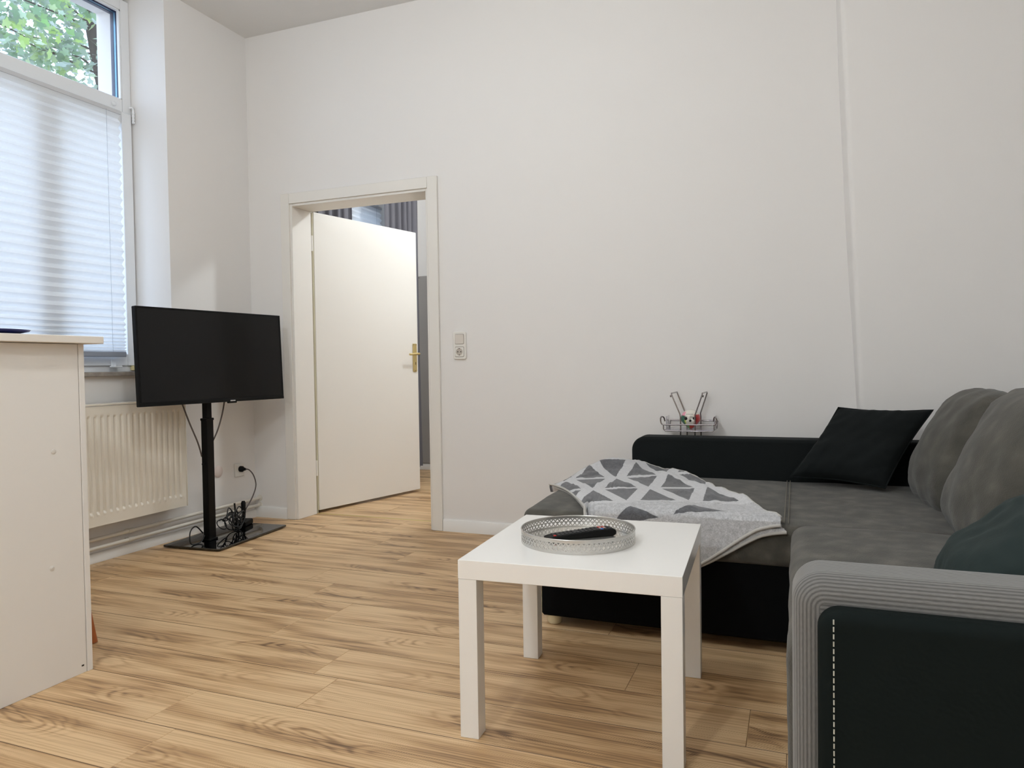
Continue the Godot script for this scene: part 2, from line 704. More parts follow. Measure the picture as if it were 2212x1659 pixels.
func lamp(at: Vector3, energy: float, label: String, drop := 0.1) -> void:
	var o := thing("ceiling_lamp", label, "lamp", at)
	part("canopy", MB.new().lathe(Vector3(0, drop, 0), [Vector2(0.0, 0.0), Vector2(0.06, 0.0), Vector2(0.06, -0.02), Vector2(0.012, -0.03), Vector2(0.012, -drop + 0.09)], 24), M.pvc, o)
	var g := mat(Color(1, 1, 1), 0.5, {"emission_enabled": true, "emission": rgb(255, 250, 246), "emission_energy_multiplier": 2.0})
	var pr := []
	for k in 17:
		var an := PI * k / 16.0
		pr.append(Vector2(0.09 * sin(an), 0.09 * cos(an)))
	part("lamp_globe", MB.new().lathe(Vector3.ZERO, pr, 32), g, o)
	var l := OmniLight3D.new()
	l.name = "lamp_light"
	l.light_color = rgb(240, 249, 255)
	l.light_energy = energy
	l.light_size = 0.07
	l.omni_range = 12.0
	l.omni_attenuation = 2.0
	l.shadow_enabled = true
	o.add_child(l)

func lamps() -> void:
	lamp(Vector3(1.95, 2.78, 2.1), 0.78, "round white glass ceiling lamp over the living room floor", 0.29)
	lamp(Vector3(2.4, 2.3, 4.5), 1.42, "round white glass pendant lamp at the rear of the living room", 0.77)
	lamp(Vector3(1.6, 2.65, -1.15), 1.3, "round white glass ceiling lamp in the bedroom", 0.35)

func shell() -> void:
	# window wall, both rooms: inner leaf and outer leaf round two openings
	var w := MB.new()
	for leaf in [[-0.3, 0.0, 0.0, 0.93, CEIL], [-0.44, -0.3, 0.063, 0.95, 2.995]]:
		var x0: float = leaf[0]
		var x1: float = leaf[1]
		var ins: float = leaf[2]
		var zs := [-2.42, -2.0 + ins, -0.9 - ins, 0.647 + ins, 1.735 - ins, 5.4]
		for k in [0, 2, 4]:
			w.box(Vector3(x0, -0.2, zs[k]), Vector3(x1, CEIL + 0.15, zs[k + 1]))
		for k in [1, 3]:
			w.box(Vector3(x0, -0.2, zs[k]), Vector3(x1, leaf[3], zs[k + 1]))
			w.box(Vector3(x0, leaf[4], zs[k]), Vector3(x1, CEIL + 0.15, zs[k + 1]))
	struct("wall_left", w, M.wall)
	# partition with the door
	w = MB.new()
	w.box(Vector3(0, -0.02, -0.2), Vector3(0.30, CEIL + 0.05, 0))
	w.box(Vector3(1.318, -0.02, -0.2), Vector3(4.45, CEIL + 0.05, 0))
	w.box(Vector3(0.30, 2.008, -0.2), Vector3(1.318, CEIL + 0.05, 0))
	struct("wall_back", w, M.wall)
	# the stretch of back wall that stands a hand's breadth forward, out of plumb
	w = MB.new()
	var rows := []
	for k in 13:
		var y := CEIL * k / 12.0
		var xe := 3.572 - 0.0405 * y
		var soft := 0.007 + 0.012 * smoothstep(0.7, 1.6, y) * (1.0 - smoothstep(2.3, 2.9, y))
		rows.append([Vector3(xe - soft, y, -0.01), Vector3(xe - soft * 0.8, y, 0.01), Vector3(xe - 0.004, y, 0.105), Vector3(xe + 0.004, y, 0.119), Vector3(xe + 0.02, y, 0.12), Vector3(4.3, y, 0.12)])
	w.grid(rows, [], false, Vector3(-0.4, 0, 1))
	w.face(Vector3(3.5, 0, -0.01), Vector3(4.3, 0, -0.01), Vector3(4.3, CEIL, -0.01), Vector3(3.45, CEIL, -0.01), Vector3(0, 0, -1))
	struct("wall_back_section", w, M.wall)
	struct("wall_right", MB.new().box(Vector3(4.25, -0.2, -2.42), Vector3(4.45, CEIL + 0.15, 5.4)), M.wall)
	struct("wall_front", MB.new().box(Vector3(0, -0.2, 5.2), Vector3(4.25, CEIL + 0.15, 5.4)), M.wall)
	struct("wall_bedroom", MB.new().box(Vector3(0, -0.2, -2.42), Vector3(4.25, CEIL + 0.15, -2.22)), M.wall)
	struct("ceiling", MB.new().box(Vector3(0, CEIL, -2.22), Vector3(4.25, CEIL + 0.15, 5.2)), M.ceiling)
	# skirting
	var prof := func(h: float) -> PackedVector2Array: return PackedVector2Array([Vector2(0, 0), Vector2(0.014, 0), Vector2(0.014, h - 0.006), Vector2(0.008, h), Vector2(0, h)])
	var b := MB.new()
	b.xf = Transform3D(Basis(), Vector3(0, 0, 0))
	b.extrude(prof.call(0.05), 0.0, 5.2)
	struct("baseboard_left", b, M.trim)
	b = MB.new()
	var bx := Basis(Vector3(0, 0, 1), Vector3(0, 1, 0), Vector3(1, 0, 0))
	for r in [[0.0, 0.256], [1.36, 3.57]]:
		b.xf = Transform3D(bx, Vector3(r[0], 0, 0))
		b.extrude(prof.call(0.07), 0.0, r[1] - r[0])
	struct("baseboard_back", b, M.trim)
	b = MB.new()
	b.xf = Transform3D(bx, Vector3(0, 0, -2.22))
	b.extrude(prof.call(0.06), 0.0, 4.25)
	struct("baseboard_bedroom", b, M.trim)

func plank_mesh(len: float, u0: float, wid: float, flip: bool) -> ArrayMesh:
	var m := MB.new()
	var e := 0.0013
	var y0 := -0.012
	var uvf := func(x: float, z: float) -> Vector2:
		var u := (u0 + x) / 1.29
		var q := z / PL * 0.97
		return Vector2(1.0 - u, 0.97 - q) if flip else Vector2(u, q)
	var top := [Vector3(e, 0, e), Vector3(len - e, 0, e), Vector3(len - e, 0, wid - e), Vector3(e, 0, wid - e)]
	var rim := [Vector3(0.0004, -e, 0.0004), Vector3(len - 0.0004, -e, 0.0004), Vector3(len - 0.0004, -e, wid - 0.0004), Vector3(0.0004, -e, wid - 0.0004)]
	m.face(top[0], top[1], top[2], top[3], Vector3.UP, uvf.call(top[0].x, top[0].z), uvf.call(top[1].x, top[1].z), uvf.call(top[2].x, top[2].z), uvf.call(top[3].x, top[3].z))
	var nrs := [Vector3(0, 0.7, -0.7), Vector3(0.7, 0.7, 0), Vector3(0, 0.7, 0.7), Vector3(-0.7, 0.7, 0)]
	for i in 4:
		var j := (i + 1) % 4
		# only the long sides carry a dark joint
		var uv := Vector2(0.5, 0.992) if i % 2 == 0 else Vector2(0.5, 0.4)
		m.face(top[i], top[j], rim[j], rim[i], nrs[i], uv, uv, uv, uv)
		var d := Vector3(nrs[i].x, 0, nrs[i].z)
		m.face(rim[i], rim[j], Vector3(rim[j].x, y0, rim[j].z), Vector3(rim[i].x, y0, rim[i].z), d, uv, uv, uv, uv)
	return m.mesh()

func floors() -> void:
	var sub := MB.new()
	sub.box(Vector3(-0.0, -0.2, -2.22), Vector3(4.25, -0.012, 5.2))
	var f := struct("floor", sub, M.subfloor)
	var cache := {}
	var r := RandomNumberGenerator.new()
	r.seed = 12
	# rows counted so that the joints fall where the photograph shows them
	for row in range(-11, 14):
		var z0 := 2.525 + PL * row
		var z1 := z0 + PL
		var lo := 0.014
		var hi := 4.25
		var off := r.randf() * 1.29
		if row == -5:
			off = fposmod(1.51, 1.29)
		elif row == -3:
			off = fposmod(1.955, 1.29)
		elif row == -4:
			off = fposmod(3.15, 1.29)
		elif row == -2:
			off = fposmod(2.9, 1.29)
		_row(f, z0, minf(z1, 5.2), lo, hi, off, cache, r)
		if z1 >= 5.2:
			break
	# the row that runs through the doorway and the bedroom's own floor
	_row(f, 0.053, 0.259, 0.014, 4.25, 0.62, cache, r)
	_row(f, 0.0005, 0.053, 0.0005, 0.3015, 1.03, cache, r)
	_row(f, -0.153, 0.053, 0.302, 1.316, 1.03, cache, r)
	_row(f, 0.0005, 0.053, 1.3165, 4.25, 0.2, cache, r)
	_row(f, -0.199, -0.153, 0.302, 1.316, 0.1, cache, r)
	for k in 10:
		_row(f, -0.205 - PL * (k + 1), -0.205 - PL * k, 0.0, 4.25, r.randf() * 1.29, cache, r)
	var th := part("threshold_strip", MB.new().extrude(PackedVector2Array([Vector2(-0.012, 0), Vector2(0.012, 0), Vector2(0.006, 0.003), Vector2(-0.006, 0.003)]), 0.335, 1.283), M.brass, f)
	th.transform = Transform3D(Basis(Vector3(0, 0, 1), Vector3(0, 1, 0), Vector3(1, 0, 0)), Vector3(0, 0, -0.205))

func _row(f: Node, z0: float, z1: float, lo: float, hi: float, off: float, cache: Dictionary, r: RandomNumberGenerator) -> void:
	var x := off - 1.29
	while x < hi:
		var a := maxf(x, lo)
		var b := minf(x + 1.29, hi)
		if b - a > 0.03:
			var flip := r.randi() % 2 == 0
			var key := [snappedf(b - a, 0.001), snappedf(a - x, 0.001), snappedf(z1 - z0, 0.001), flip]
			if not cache.has(key):
				cache[key] = plank_mesh(b - a, a - x, z1 - z0, flip)
			var o := MeshInstance3D.new()
			o.name = "plank"
			o.mesh = cache[key]
			o.material_override = M.wood[r.randi() % 6]
			o.position = Vector3(a, 0, z0)
			f.add_child(o, true)
		x += 1.29

func pane(parent: Node, y0: float, y1: float, z0: float, z1: float, x := -0.3) -> void:
	part("glass_pane", MB.new().box(Vector3(x - 0.002, y0, z0), Vector3(x + 0.002, y1, z1)), M.glass, parent)

func window_unit(called: String, zr: float, zl: float) -> Node3D:
	# zr: jamb on the far side, zl: jamb on the near side
	var w := struct_root(called)
	var fx := -0.262
	var fb := -0.335
	var m := MB.new()
	m.box(Vector3(fb, 0.968, zr), Vector3(fx, 3.05, zr + 0.056), 0.004)
	m.box(Vector3(fb, 0.968, zl - 0.056), Vector3(fx, 3.05, zl), 0.004)
	m.box(Vector3(fb, 2.988, zr + 0.056), Vector3(fx, CEIL, zl - 0.056), 0.004)
	m.box(Vector3(fb, 0.95, zr), Vector3(fx, 1.0, zl), 0.004)
	m.box(Vector3(fb, 2.40, zr + 0.056), Vector3(fx, 2.49, zl - 0.056), 0.006)
	part("window_frame", m, M.pvc, w)
	# glazing bead and gasket of the upper light
	var a := zr + 0.056
	var b := zl - 0.056
	m = MB.new()
	for r in [[a, a + 0.010], [b - 0.010, b]]:
		m.box(Vector3(-0.284, 2.49, r[0]), Vector3(-0.264, 2.988, r[1]), 0.002)
	m.box(Vector3(-0.284, 2.978, a), Vector3(-0.264, 2.988, b), 0.002)
	part("glazing_bead", m, M.pvc, w)
	m = MB.new()
	for x in [[-0.292, -0.284], [-0.33, -0.306]]:
		for r in [[a, a + 0.010], [b - 0.010, b]]:
			m.box(Vector3(x[0], 2.49, r[0]), Vector3(x[1], 2.988, r[1]))
		m.box(Vector3(x[0], 2.972, a), Vector3(x[1], 2.988, b))
	part("gasket", m, M.gasket, w)
	m = MB.new()
	for r in [[a, a + 0.009], [b - 0.009, b]]:
		m.box(Vector3(-0.306, 2.49, r[0]), Vector3(-0.292, 2.988, r[1]))
	m.box(Vector3(-0.306, 2.975, a), Vector3(-0.292, 2.988, b))
	part("spacer_bar", m, M.spacer, w)
	pane(w, 2.49, 2.98, a + 0.004, b - 0.004)
	# two casements below, meeting in the middle
	var mid := (zr + zl) / 2
	for r in [[zr + 0.012, mid - 0.003], [mid + 0.003, zl - 0.012]]:
		m = MB.new()
		var y0 := 0.985
		var y1 := 2.412
		var t := 0.068
		m.box(Vector3(-0.325, y0, r[0]), Vector3(-0.247, y1, r[0] + t), 0.005)
		m.box(Vector3(-0.325, y0, r[1] - t), Vector3(-0.247, y1, r[1]), 0.005)
		m.box(Vector3(-0.325, y1 - t, r[0] + t), Vector3(-0.247, y1, r[1] - t), 0.005)
		m.box(Vector3(-0.325, y0, r[0] + t), Vector3(-0.247, y0 + t, r[1] - t), 0.005)
		var s := part("casement", m, M.pvc, w)
		pane(s, y0 + t - 0.004, y1 - t + 0.004, r[0] + t - 0.004, r[1] - t + 0.004, -0.29)
	return w

func blind(label: String, z0: float, z1: float, bottom: float) -> void:
	var o := thing("pleated_blind", label, "blind", Vector3(-0.206, bottom, (z0 + z1) / 2))
	var hw := (z1 - z0) / 2
	var top := 2.385 - bottom
	part("head_rail", MB.new().box(Vector3(-0.010, top - 0.016, -hw - 0.003), Vector3(0.012, top + 0.006, hw + 0.003), 0.003), M.rail_light, o)
	part("bottom_rail", MB.new().box(Vector3(-0.010, -0.028, -hw), Vector3(0.011, 0.0, hw), 0.004), M.rail, o)
	var rows := []
	var y := top - 0.014
	var k := 0
	while y > 0.001:
		var x := 0.010 if k % 2 == 0 else -0.010
		var row := []
		for j in 9:
			row.append(Vector3(x, y, lerpf(-hw, hw, j / 8.0)))
		rows.append(row)
		var near := smoothstep(0.0, 0.30, y)
		y -= lerpf(0.0075, 0.0235, near)
		k += 1
	rows.append([])
	for j in 9:
		rows[-1].append(Vector3(0, 0.0, lerpf(-hw, hw, j / 8.0)))
	var m := MB.new()
	for i in rows.size() - 1:
		var p: Vector3 = rows[i][0]
		var q: Vector3 = rows[i + 1][0]
		var d := q - p
		var nr := Vector3(-d.y, d.x, 0).normalized()
		for j in 8:
			m.face(rows[i][j], rows[i][j + 1], rows[i + 1][j + 1], rows[i + 1][j], nr)
	part("pleated_fabric", m, M.blind, o)
	for z in [-hw + 0.09, hw - 0.09]:
		m = MB.new()
		m.tube([Vector3(0.0125, 0, z), Vector3(0.0125, top - 0.01, z)], 0.0006, 5)
		part("tension_cord", m, M.rail, o)

func windows() -> void:
	var w := window_unit("window_1", 0.647, 1.735)
	# hinge cover, catch and espagnolette ends that the photograph shows on the casement by the room corner
	var hc := MB.new()
	hc.tube(smooth_path([Vector3(-0.246, 2.445, 0.672), Vector3(-0.236, 2.448, 0.668), Vector3(-0.234, 2.44, 0.660), Vector3(-0.236, 2.42, 0.658), Vector3(-0.236, 2.36, 0.658)], 4), 0.006, 8)
	for y in [2.362, 2.378, 2.398, 2.414]:
		hc.tube([Vector3(-0.236, y, 0.658), Vector3(-0.236, y + 0.011, 0.658)], 0.0085, 8)
	part("hinge", hc, M.pvc, w)
	var st := MB.new()
	st.xf = Transform3D(Basis(Vector3(0, 0, 1), Vector3(1, 0, 0), Vector3(0, 1, 0)), Vector3(-0.262, 2.445, 0.765))
	st.lathe(Vector3.ZERO, [Vector2(0.014, 0), Vector2(0.014, 0.006), Vector2(0.008, 0.012), Vector2(0.0, 0.014)], 14)
	part("stay_knob", st, M.pvc, w)
	var hk := MB.new()
	hk.box(Vector3(-0.246, 0.978, 0.815), Vector3(-0.236, 1.022, 0.842), 0.002)
	hk.box(Vector3(-0.246, 0.976, 0.800), Vector3(-0.205, 0.986, 0.850), 0.002)
	part("blind_clip", hk, M.pvc, w)
	part("lower_hinge", MB.new().box(Vector3(-0.262, 0.958, 0.655), Vector3(-0.236, 0.985, 0.705), 0.004), M.beige, w)
	var sl := MB.new().box(Vector3(-0.262, 0.93, 0.649), Vector3(0.03, 0.952, 1.733), 0.003)
	part("window_sill", sl, M.sill, w)
	blind("white pleated blind over the lower casements of the living room window", 0.778, 1.63, 1.062)

func door() -> void:
	var d := struct_root("door_1")
	var m := MB.new()
	var c := 0.0175
	# casing on the living room side
	m.box(Vector3(0.258, 0, -0.001), Vector3(0.323, 2.05, c), 0.003)
	m.box(Vector3(1.293, 0, -0.001), Vector3(1.358, 2.05, c), 0.003)
	m.box(Vector3(0.323, 1.985, -0.001), Vector3(1.293, 2.05, c), 0.003)
	part("casing", m, M.door, d)
	m = MB.new()
	m.box(Vector3(0.300, 0, -0.185), Vector3(0.338, 2.005, 0.006), 0.002)
	m.box(Vector3(1.278, 0, -0.185), Vector3(1.318, 2.005, 0.006), 0.002)
	m.box(Vector3(0.338, 1.970, -0.185), Vector3(1.278, 2.005, 0.006), 0.002)
	m.box(Vector3(0.300, 0, -0.215), Vector3(0.325, 2.02, -0.185), 0.002)
	m.box(Vector3(1.291, 0, -0.215), Vector3(1.318, 2.02, -0.185), 0.002)
	m.box(Vector3(0.325, 1.984, -0.215), Vector3(1.291, 2.02, -0.185), 0.002)
	part("door_lining", m, M.door, d)
	m = MB.new()
	m.box(Vector3(0.3245, 0, -0.2), Vector3(0.338, 1.97, -0.196), 0.001)
	part("seal", m, M.door_edge, d)
	# leaf in its own axes: x along the leaf from the hinge, z out of the face the camera sees
	var leaf := Node3D.new()
	leaf.name = "door_leaf"
	var dx := Vector3(0.247, 0, -0.969)
	var dz := Vector3(0.969, 0, 0.247)
	leaf.transform = Transform3D(Basis(dx, Vector3.UP, dz), Vector3(0.335, 0.0, -0.205))
	d.add_child(leaf)
	part("leaf_panel", MB.new().box(Vector3(0.008, 0.018, -0.040), Vector3(0.980, 1.977, 0.0), 0.0025), M.door, leaf)
	part("leaf_edge", MB.new().box(Vector3(-0.004, 0.02, -0.036), Vector3(0.010, 1.972, -0.004), 0.002), M.door_edge, leaf)
	part("backplate", MB.new().extrude(rrect(Vector2(0.920, 0.918), Vector2(0.962, 1.132), [0.009, 0.009, 0.004, 0.004], 3), 0.0, 0.007, 0.003, 2), M.brass, leaf)
	var h := MB.new()
	h.tube(smooth_path([Vector3(0.944, 1.054, 0.005), Vector3(0.944, 1.054, 0.040), Vector3(0.938, 1.054, 0.052), Vector3(0.915, 1.054, 0.056), Vector3(0.860, 1.050, 0.054), Vector3(0.835, 1.049, 0.052)], 5), 0.0095, 10, false, true, 0.0075)
	part("lever_handle", h, M.brass, leaf)
	part("keyhole", MB.new().box(Vector3(0.942, 0.972, 0.0065), Vector3(0.948, 0.992, 0.0078), 0.001), M.black, leaf)
	for p in [Vector2(0.928, 1.124), Vector2(0.954, 1.124), Vector2(0.941, 0.927)]:
		var sc := MB.new()
		sc.box(Vector3(p.x - 0.003, p.y - 0.003, 0.0065), Vector3(p.x + 0.003, p.y + 0.003, 0.0082), 0.0015)
		part("screw", sc, M.socket_dark, leaf)
	for y in [0.25, 1.72]:
		part("hinge", MB.new().tube([Vector3(-0.012, y, 0.004), Vector3(-0.012, y + 0.1, 0.004)], 0.008, 10), M.door, leaf)

func pillow(b: MB, c: Array, thick: float, seed_: int, pinch := 0.07, wr := 0.010) -> void:
	# c: corners bl, br, tr, tl
	var n := FastNoiseLite.new()
	n.seed = seed_
	n.frequency = 1.0
	n.fractal_octaves = 2
	var cells := 30
	var nr: Vector3 = (c[1] - c[0]).cross(c[3] - c[0]).normalized()
	var ctr: Vector3 = (c[0] + c[1] + c[2] + c[3]) / 4.0
	for side in [1.0, -1.0]:
		var rows := []
		var uvs := []
		for i in cells + 1:
			var v := i / float(cells)
			var row := []
			var uvr := []
			for j in cells + 1:
				var u := j / float(cells)
				var p: Vector3 = c[0].lerp(c[1], u).lerp(c[3].lerp(c[2], u), v)
				var eu := 1.0 - pow(absf(2 * u - 1), 2.6)
				var ev := 1.0 - pow(absf(2 * v - 1), 2.6)
				var f := pow(maxf(0.0, eu * ev), 0.48)
				# the rims draw in between the corners
				p = p.lerp(ctr, pinch * (pow(absf(2 * u - 1), 4.0) * (1 - pow(absf(2 * v - 1), 2.0)) + pow(absf(2 * v - 1), 4.0) * (1 - pow(absf(2 * u - 1), 2.0))))
				var cr := maxf(absf(2 * u - 1), absf(2 * v - 1))
				var w := n.get_noise_3d(u * 2.6 + side * 9.0, v * 2.6, 2.0) * wr * 1.4 * f
				# creases that run in from the rims
				w -= absf(sin((u if absf(2 * v - 1) > absf(2 * u - 1) else v) * 23.0 + seed_)) * wr * smoothstep(0.55, 0.95, cr) * f
				row.append(p + nr * side * (thick * 0.5 * f + w))
				uvr.append(Vector2(u * 0.45, v * 0.45))
			rows.append(row)
			uvs.append(uvr)
		b.grid(rows, uvs, false, nr * side)
	# piping along the seam
	var rim := []
	for e in 4:
		for k in 12:
			var u := k / 12.0
			var p: Vector3 = c[e].lerp(c[(e + 1) % 4], u)
			rim.append(p.lerp(ctr, pinch * (1 - pow(absf(2 * u - 1), 2.0))))
	b.tube(rim, 0.0035, 6, true)

func sofa() -> void:
	var s := thing("corner_sofa", "L-shaped corner sofa with grey corduroy seats and dark arms", "sofa", Vector3(3.3, 0, 1.0))
	var o := Transform3D(Basis(), Vector3(-3.3, 0, -1.0))
	var fine := FastNoiseLite.new()
	fine.seed = 9
	fine.frequency = 1.0
	fine.fractal_octaves = 3
	var mk := func() -> MB:
		var b := MB.new()
		b.xf = o
		return b
	var b: MB = mk.call()
	b.extrude(rrect(Vector2(2.533, 0.035), Vector2(4.12, 0.606), [0.02, 0.02, 0.05, 0.065], 10), 0.19, 0.322, 0.016, 4)
	part("far_arm", b, M.dark, s).set_meta("label", "dark padded arm by the wall")
	b = mk.call()
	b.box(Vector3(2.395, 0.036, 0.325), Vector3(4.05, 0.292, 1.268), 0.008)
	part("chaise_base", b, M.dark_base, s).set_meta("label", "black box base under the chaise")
	# seat of the chaise, with a soft crown
	b = mk.call()
	b.soft_box(Vector3(2.285, 0.284, 0.318), Vector3(4.05, 0.424, 1.288), 0.035, 34, func(p: Vector3, n: Vector3) -> Vector3:
		var u := (p.x - 2.285) / 0.96
		var w := (p.z - 0.318) / 0.97
		var sk := 0.0
		if p.y > 0.40:
			sk = 0.016 * sin(PI * clampf(u, 0, 1)) * sin(PI * clampf(w, 0, 1))
			sk -= 0.010 * exp(-pow((p.x - 3.238) / 0.012, 2.0))
		# the side leans in towards the front corner
		var q := p + Vector3(0, sk, 0) + n * 0.004 * fine.get_noise_3d(p.x * 5.0, p.y * 5.0, p.z * 5.0)
		if p.x < 2.4:
			q.x += 0.045 * clampf(w, 0, 1) * (1.0 - (p.x - 2.285) / 0.115)
		return q)
	part("chaise_seat", b, M.cloth, s)
	b = mk.call()
	for dx in [-0.006, 0.007]:
		var z := 0.36
		while z < 1.25:
			var w := (z - 0.318) / 0.97
			b.tube([Vector3(3.238 + dx, 0.4285 + 0.004 * sin(PI * w), z), Vector3(3.238 + dx, 0.4285 + 0.004 * sin(PI * w), z + 0.008)], 0.0016, 5)
			z += 0.012
	part("seam_stitching", b, M.seam, s).set_meta("label", "pale double row of stitching")
	b = mk.call()
	b.soft_box(Vector3(3.252, 0.05, 1.290), Vector3(4.05, 0.438, 2.352), 0.045, 30, func(p: Vector3, n: Vector3) -> Vector3:
		var u := (p.x - 3.25) / 0.75
		var w := (p.z - 1.29) / 1.06
		var q := p + n * 0.004 * fine.get_noise_3d(p.x * 5.0, p.y * 5.0, p.z * 5.0 + 8.0)
		if p.y > 0.41:
			q.y += 0.014 * sin(PI * clampf(u, 0, 1)) * sin(PI * clampf(w, 0, 1))
		return q)
	part("front_seat", b, M.cloth, s)
	# arm nearest the camera: ridged grey padding and the dark slab in front of it
	b = mk.call()
	b.extrude(rrect(Vector2(3.262, 0.03), Vector2(4.12, 0.604), [0.05, 0.05, 0.05, 0.05], 12), 2.356, 2.506, 0.042, 8)
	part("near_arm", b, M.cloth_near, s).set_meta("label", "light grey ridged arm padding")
	b = mk.call()
	b.extrude(rrect(Vector2(3.3, 0.03), Vector2(4.12, 0.562), [0.03, 0.03, 0.03, 0.035], 10), 2.49, 2.545, 0.02, 6)
	part("arm_panel", b, M.panel, s).set_meta("label", "dark green-black outer arm panel")
	b = mk.call()
	var y := 0.06
	while y < 0.545:
		b.tube([Vector3(3.3225, y, 2.5455), Vector3(3.3225, y + 0.0075, 2.5455)], 0.0012, 6)
		y += 0.0115
	part("panel_stitching", b, M.stitch, s).set_meta("label", "white stitching down the panel")
	b = mk.call()
	b.extrude(rrect(Vector2(0.19, 0.035), Vector2(2.5, 0.72), [0.03, 0.03, 0.05, 0.05], 6), 0, 0.17, 0.02, 3)
	# the back runs along the right-hand wall
	for i in b.v.size():
		var p := b.v[i] - o.origin
		b.v[i] = Vector3(4.085 + p.z * 0.94, p.y, p.x) + o.origin
		b.n[i] = Vector3(b.n[i].z, b.n[i].y, b.n[i].x)
	for i in range(0, b.ix.size(), 3):
		var k := b.ix[i + 1]
		b.ix[i + 1] = b.ix[i + 2]
		b.ix[i + 2] = k
	part("sofa_back", b, M.dark, s)
	for p in [Vector3(2.432, 0, 1.225), Vector3(2.45, 0, 0.4), Vector3(3.15, 0, 0.7), Vector3(3.33, 0, 2.3), Vector3(4.0, 0, 2.4), Vector3(4.0, 0, 0.5)]:
		b = mk.call()
		b.lathe(p, [Vector2(0.0, 0.0), Vector2(0.022, 0.0), Vector2(0.027, 0.006), Vector2(0.027, 0.037), Vector2(0, 0.037)], 18)
		part("foot", b, M.foot, s)
	# loose back cushions leaning on the back
	var spec := [[Vector3(3.684, 0.430, 0.335), 0.61, 0.46, "grey corduroy back cushion next to the dark pillow", 31], [Vector3(3.695, 0.434, 0.985), 0.66, 0.485, "grey corduroy back cushion leaning in front of the other one", 47]]
	for k in 2:
		var q: Vector3 = spec[k][0]
		var wid: float = spec[k][1]
		var hgt: float = spec[k][2]
		var c := thing("back_cushion", spec[k][3], "cushion", q, "sofa back cushions")
		var nz := FastNoiseLite.new()
		nz.seed = spec[k][4]
		nz.frequency = 1.0
		b = MB.new()
		var lean := Basis(Vector3(0, 0, 1), deg_to_rad(-23.0))
		b.xf = Transform3D(lean, Vector3(0.0, 0.0, 0))
		b.soft_box(Vector3(0.0, 0.0, 0.0), Vector3(0.23, hgt, wid), 0.095, 30, func(p: Vector3, n: Vector3) -> Vector3:
			var u := p.y / hgt
			var w := p.z / wid
			var belly := 0.055 * sin(PI * clampf(u * 0.9 + 0.12, 0, 1)) * sin(PI * clampf(w, 0, 1))
			var z := p + Vector3(n.x * belly, n.y * 0.02 * sin(PI * clampf(w, 0, 1)), n.z * 0.03 * sin(PI * clampf(u, 0, 1)))
			# folds low on the front
			z += n * 0.006 * sin(w * 21.0 + 3.0 * u + k) * smoothstep(0.5, 0.05, u)
			z += n * 0.010 * nz.get_noise_3d(p.x * 7.0, p.y * 7.0, p.z * 7.0)
			return z)
		part("cushion_cover", b, M.cloth, c)
	var pl := thing("throw_pillow", "dark green-black square pillow leaning on the far sofa arm", "pillow", Vector3(3.5, 0.44, 0.45))
	b = MB.new()
	b.xf = Transform3D(Basis(), -pl.position)
	pillow(b, [Vector3(3.243, 0.458, 0.44), Vector3(3.598, 0.446, 0.56), Vector3(3.79, 0.748, 0.395), Vector3(3.44, 0.752, 0.345)], 0.14, 6)
	part("pillow_cover", b, M.dark, pl)
	pl = thing("throw_pillow", "dark teal pillow slumped on the seat behind the near arm", "pillow", Vector3(3.75, 0.45, 2.0))
	b = MB.new()
	b.xf = Transform3D(Basis(), -pl.position)
	pillow(b, [Vector3(3.565, 0.462, 1.85), Vector3(3.545, 0.458, 2.25), Vector3(3.78, 0.650, 2.235), Vector3(3.80, 0.655, 1.84)], 0.135, 15, 0.06, 0.010)
	part("pillow_cover", b, M.teal, pl)
	blanket()

